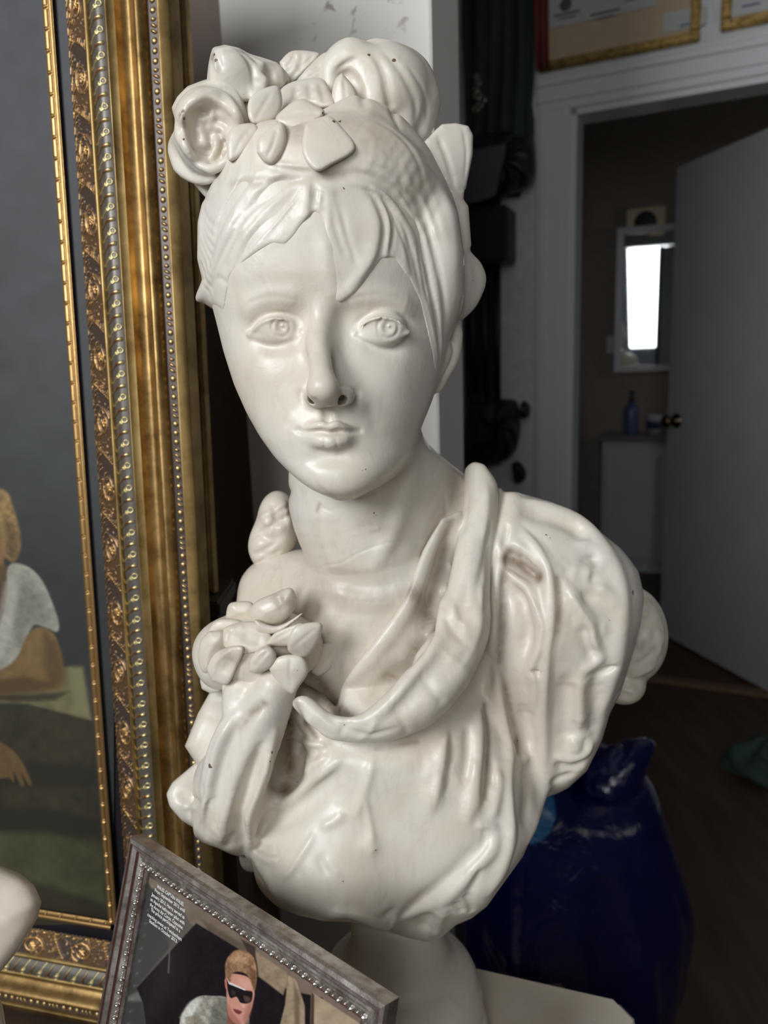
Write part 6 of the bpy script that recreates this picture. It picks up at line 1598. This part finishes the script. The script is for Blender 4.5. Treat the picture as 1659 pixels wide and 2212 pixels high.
# ================================================================ ASSEMBLE THE BUST
bust = empty('portrait_bust', (SC.x, SC.y, ZS)); tag(bust, 'cream glazed plaster bust of a woman with roses in her hair, on a marble slab', 'bust')
PROF_S = [(0, 150), (40, 150), (42, 120), (46, 100), (52, 90), (60, 84), (69, 76), (74, 64), (76.5, 50), (76, 40), (73.5, 33), (74.5, 31), (79, 27), (82, 18), (83, 9), (82, 1), (0, 0)]
so = lathe('socle', [(r_ / 1000, z_ / 1000) for r_, z_ in crom(PROF_S[:-1], 4)] + [(0, 0.001)], (SC.x, SC.y, ZS), PL); adopt(so, bust)
# where handling grime has settled: painted along named creases
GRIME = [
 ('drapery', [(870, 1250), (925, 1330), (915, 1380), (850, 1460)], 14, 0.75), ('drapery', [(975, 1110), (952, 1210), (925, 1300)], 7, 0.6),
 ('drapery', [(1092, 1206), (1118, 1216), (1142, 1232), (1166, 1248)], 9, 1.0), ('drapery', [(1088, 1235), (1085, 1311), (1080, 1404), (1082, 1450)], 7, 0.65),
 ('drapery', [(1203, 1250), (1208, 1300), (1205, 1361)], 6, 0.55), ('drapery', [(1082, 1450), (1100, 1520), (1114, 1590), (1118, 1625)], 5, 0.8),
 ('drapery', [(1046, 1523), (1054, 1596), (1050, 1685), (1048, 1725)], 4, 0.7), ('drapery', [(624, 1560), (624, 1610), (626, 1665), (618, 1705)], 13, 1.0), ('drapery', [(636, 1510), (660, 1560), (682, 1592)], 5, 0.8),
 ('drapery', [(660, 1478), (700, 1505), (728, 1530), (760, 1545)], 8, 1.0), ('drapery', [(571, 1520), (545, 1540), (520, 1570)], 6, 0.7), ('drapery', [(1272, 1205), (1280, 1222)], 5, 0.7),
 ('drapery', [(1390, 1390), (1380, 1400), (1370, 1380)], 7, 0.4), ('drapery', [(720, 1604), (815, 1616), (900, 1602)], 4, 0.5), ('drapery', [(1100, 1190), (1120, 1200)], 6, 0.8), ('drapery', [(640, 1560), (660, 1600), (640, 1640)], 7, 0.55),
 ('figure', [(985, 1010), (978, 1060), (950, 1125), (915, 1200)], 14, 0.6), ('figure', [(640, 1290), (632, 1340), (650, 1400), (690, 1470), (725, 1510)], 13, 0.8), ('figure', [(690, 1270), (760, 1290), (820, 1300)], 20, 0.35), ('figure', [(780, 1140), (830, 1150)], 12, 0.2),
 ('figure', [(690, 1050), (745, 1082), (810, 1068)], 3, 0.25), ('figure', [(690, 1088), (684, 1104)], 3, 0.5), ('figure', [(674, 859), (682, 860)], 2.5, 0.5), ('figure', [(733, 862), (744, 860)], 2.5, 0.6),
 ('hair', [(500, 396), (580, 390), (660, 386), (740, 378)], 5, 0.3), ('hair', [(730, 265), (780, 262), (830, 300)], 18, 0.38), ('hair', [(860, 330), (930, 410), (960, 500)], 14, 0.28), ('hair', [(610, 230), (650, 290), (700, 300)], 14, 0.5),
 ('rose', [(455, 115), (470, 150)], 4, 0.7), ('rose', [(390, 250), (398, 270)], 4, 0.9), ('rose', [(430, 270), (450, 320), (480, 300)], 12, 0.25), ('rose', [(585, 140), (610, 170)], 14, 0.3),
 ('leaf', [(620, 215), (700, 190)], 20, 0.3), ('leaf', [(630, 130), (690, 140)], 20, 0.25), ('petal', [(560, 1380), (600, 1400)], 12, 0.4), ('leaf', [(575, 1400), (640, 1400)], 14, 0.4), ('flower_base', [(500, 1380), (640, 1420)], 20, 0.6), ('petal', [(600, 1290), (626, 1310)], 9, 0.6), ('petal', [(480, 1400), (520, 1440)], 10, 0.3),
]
CHIPS = [('drapery', 1367, 1280, 4.5), ('drapery', 453, 1655, 4.5), ('drapery', 1316, 1340, 1.3), ('drapery', 812, 1837, 1.6), ('drapery', 741, 1903, 2.0), ('drapery', 717, 1901, 1.0), ('drapery', 733, 1920, 1.0), ('drapery', 588, 1625, 2.2),
 ('drapery', 584, 1645, 1.8), ('drapery', 580, 1668, 1.3), ('drapery', 643, 1690, 1.8), ('drapery', 1180, 1155, 2.0), ('drapery', 1188, 1162, 1.6), ('drapery', 1226, 1166, 1.4), ('drapery', 1143, 1185, 1.3), ('drapery', 1118, 1600, 2.6), ('drapery', 744, 1566, 2.0), ('drapery', 1012, 1983, 2.0),
 ('drapery', 835, 1863, 1.0), ('drapery', 539, 1796, 0.9), ('drapery', 948, 1268, 1.2), ('hair', 653, 408, 1.2), ('hair', 741, 406, 1.6), ('hair', 745, 408, 1.0), ('hair', 851, 130, 3.4), ('hair', 797, 118, 2.8), ('hair', 735, 262, 2.6), ('leaf', 722, 262, 3.0), ('leaf', 698, 244, 2.0),
 ('rose', 462, 118, 3.0), ('rose', 466, 130, 2.6), ('rose', 395, 240, 3.2), ('rose', 398, 256, 2.6), ('rose', 397, 300, 2.2), ('leaf', 642, 1448, 1.3), ('figure', 808, 1108, 1.6), ('figure', 812, 1114, 1.0), ('figure', 870, 980, 1.0), ('figure', 680, 1308, 0.8), ('figure', 790, 1014, 1.2), ('figure', 783, 1016, 1.0), ('ribbon', 1022, 605, 1.4)]
def grime(nm, c, o):
    V = c.V; g = np.zeros(len(V), np.float32)
    for n_, a_, b_, r_ in CHIPS:
        if n_ != nm: continue
        p = c.hit([(a_, b_)])
        if len(p): g = np.maximum(g, 0.75 * np.exp(-(((V - p[0]) ** 2).sum(1) / (r_ * 0.55) ** 2) ** 1.5).astype(np.float32))
    at = o.data.attributes.new('chip', 'FLOAT', 'POINT'); at.data.foreach_set('value', g)
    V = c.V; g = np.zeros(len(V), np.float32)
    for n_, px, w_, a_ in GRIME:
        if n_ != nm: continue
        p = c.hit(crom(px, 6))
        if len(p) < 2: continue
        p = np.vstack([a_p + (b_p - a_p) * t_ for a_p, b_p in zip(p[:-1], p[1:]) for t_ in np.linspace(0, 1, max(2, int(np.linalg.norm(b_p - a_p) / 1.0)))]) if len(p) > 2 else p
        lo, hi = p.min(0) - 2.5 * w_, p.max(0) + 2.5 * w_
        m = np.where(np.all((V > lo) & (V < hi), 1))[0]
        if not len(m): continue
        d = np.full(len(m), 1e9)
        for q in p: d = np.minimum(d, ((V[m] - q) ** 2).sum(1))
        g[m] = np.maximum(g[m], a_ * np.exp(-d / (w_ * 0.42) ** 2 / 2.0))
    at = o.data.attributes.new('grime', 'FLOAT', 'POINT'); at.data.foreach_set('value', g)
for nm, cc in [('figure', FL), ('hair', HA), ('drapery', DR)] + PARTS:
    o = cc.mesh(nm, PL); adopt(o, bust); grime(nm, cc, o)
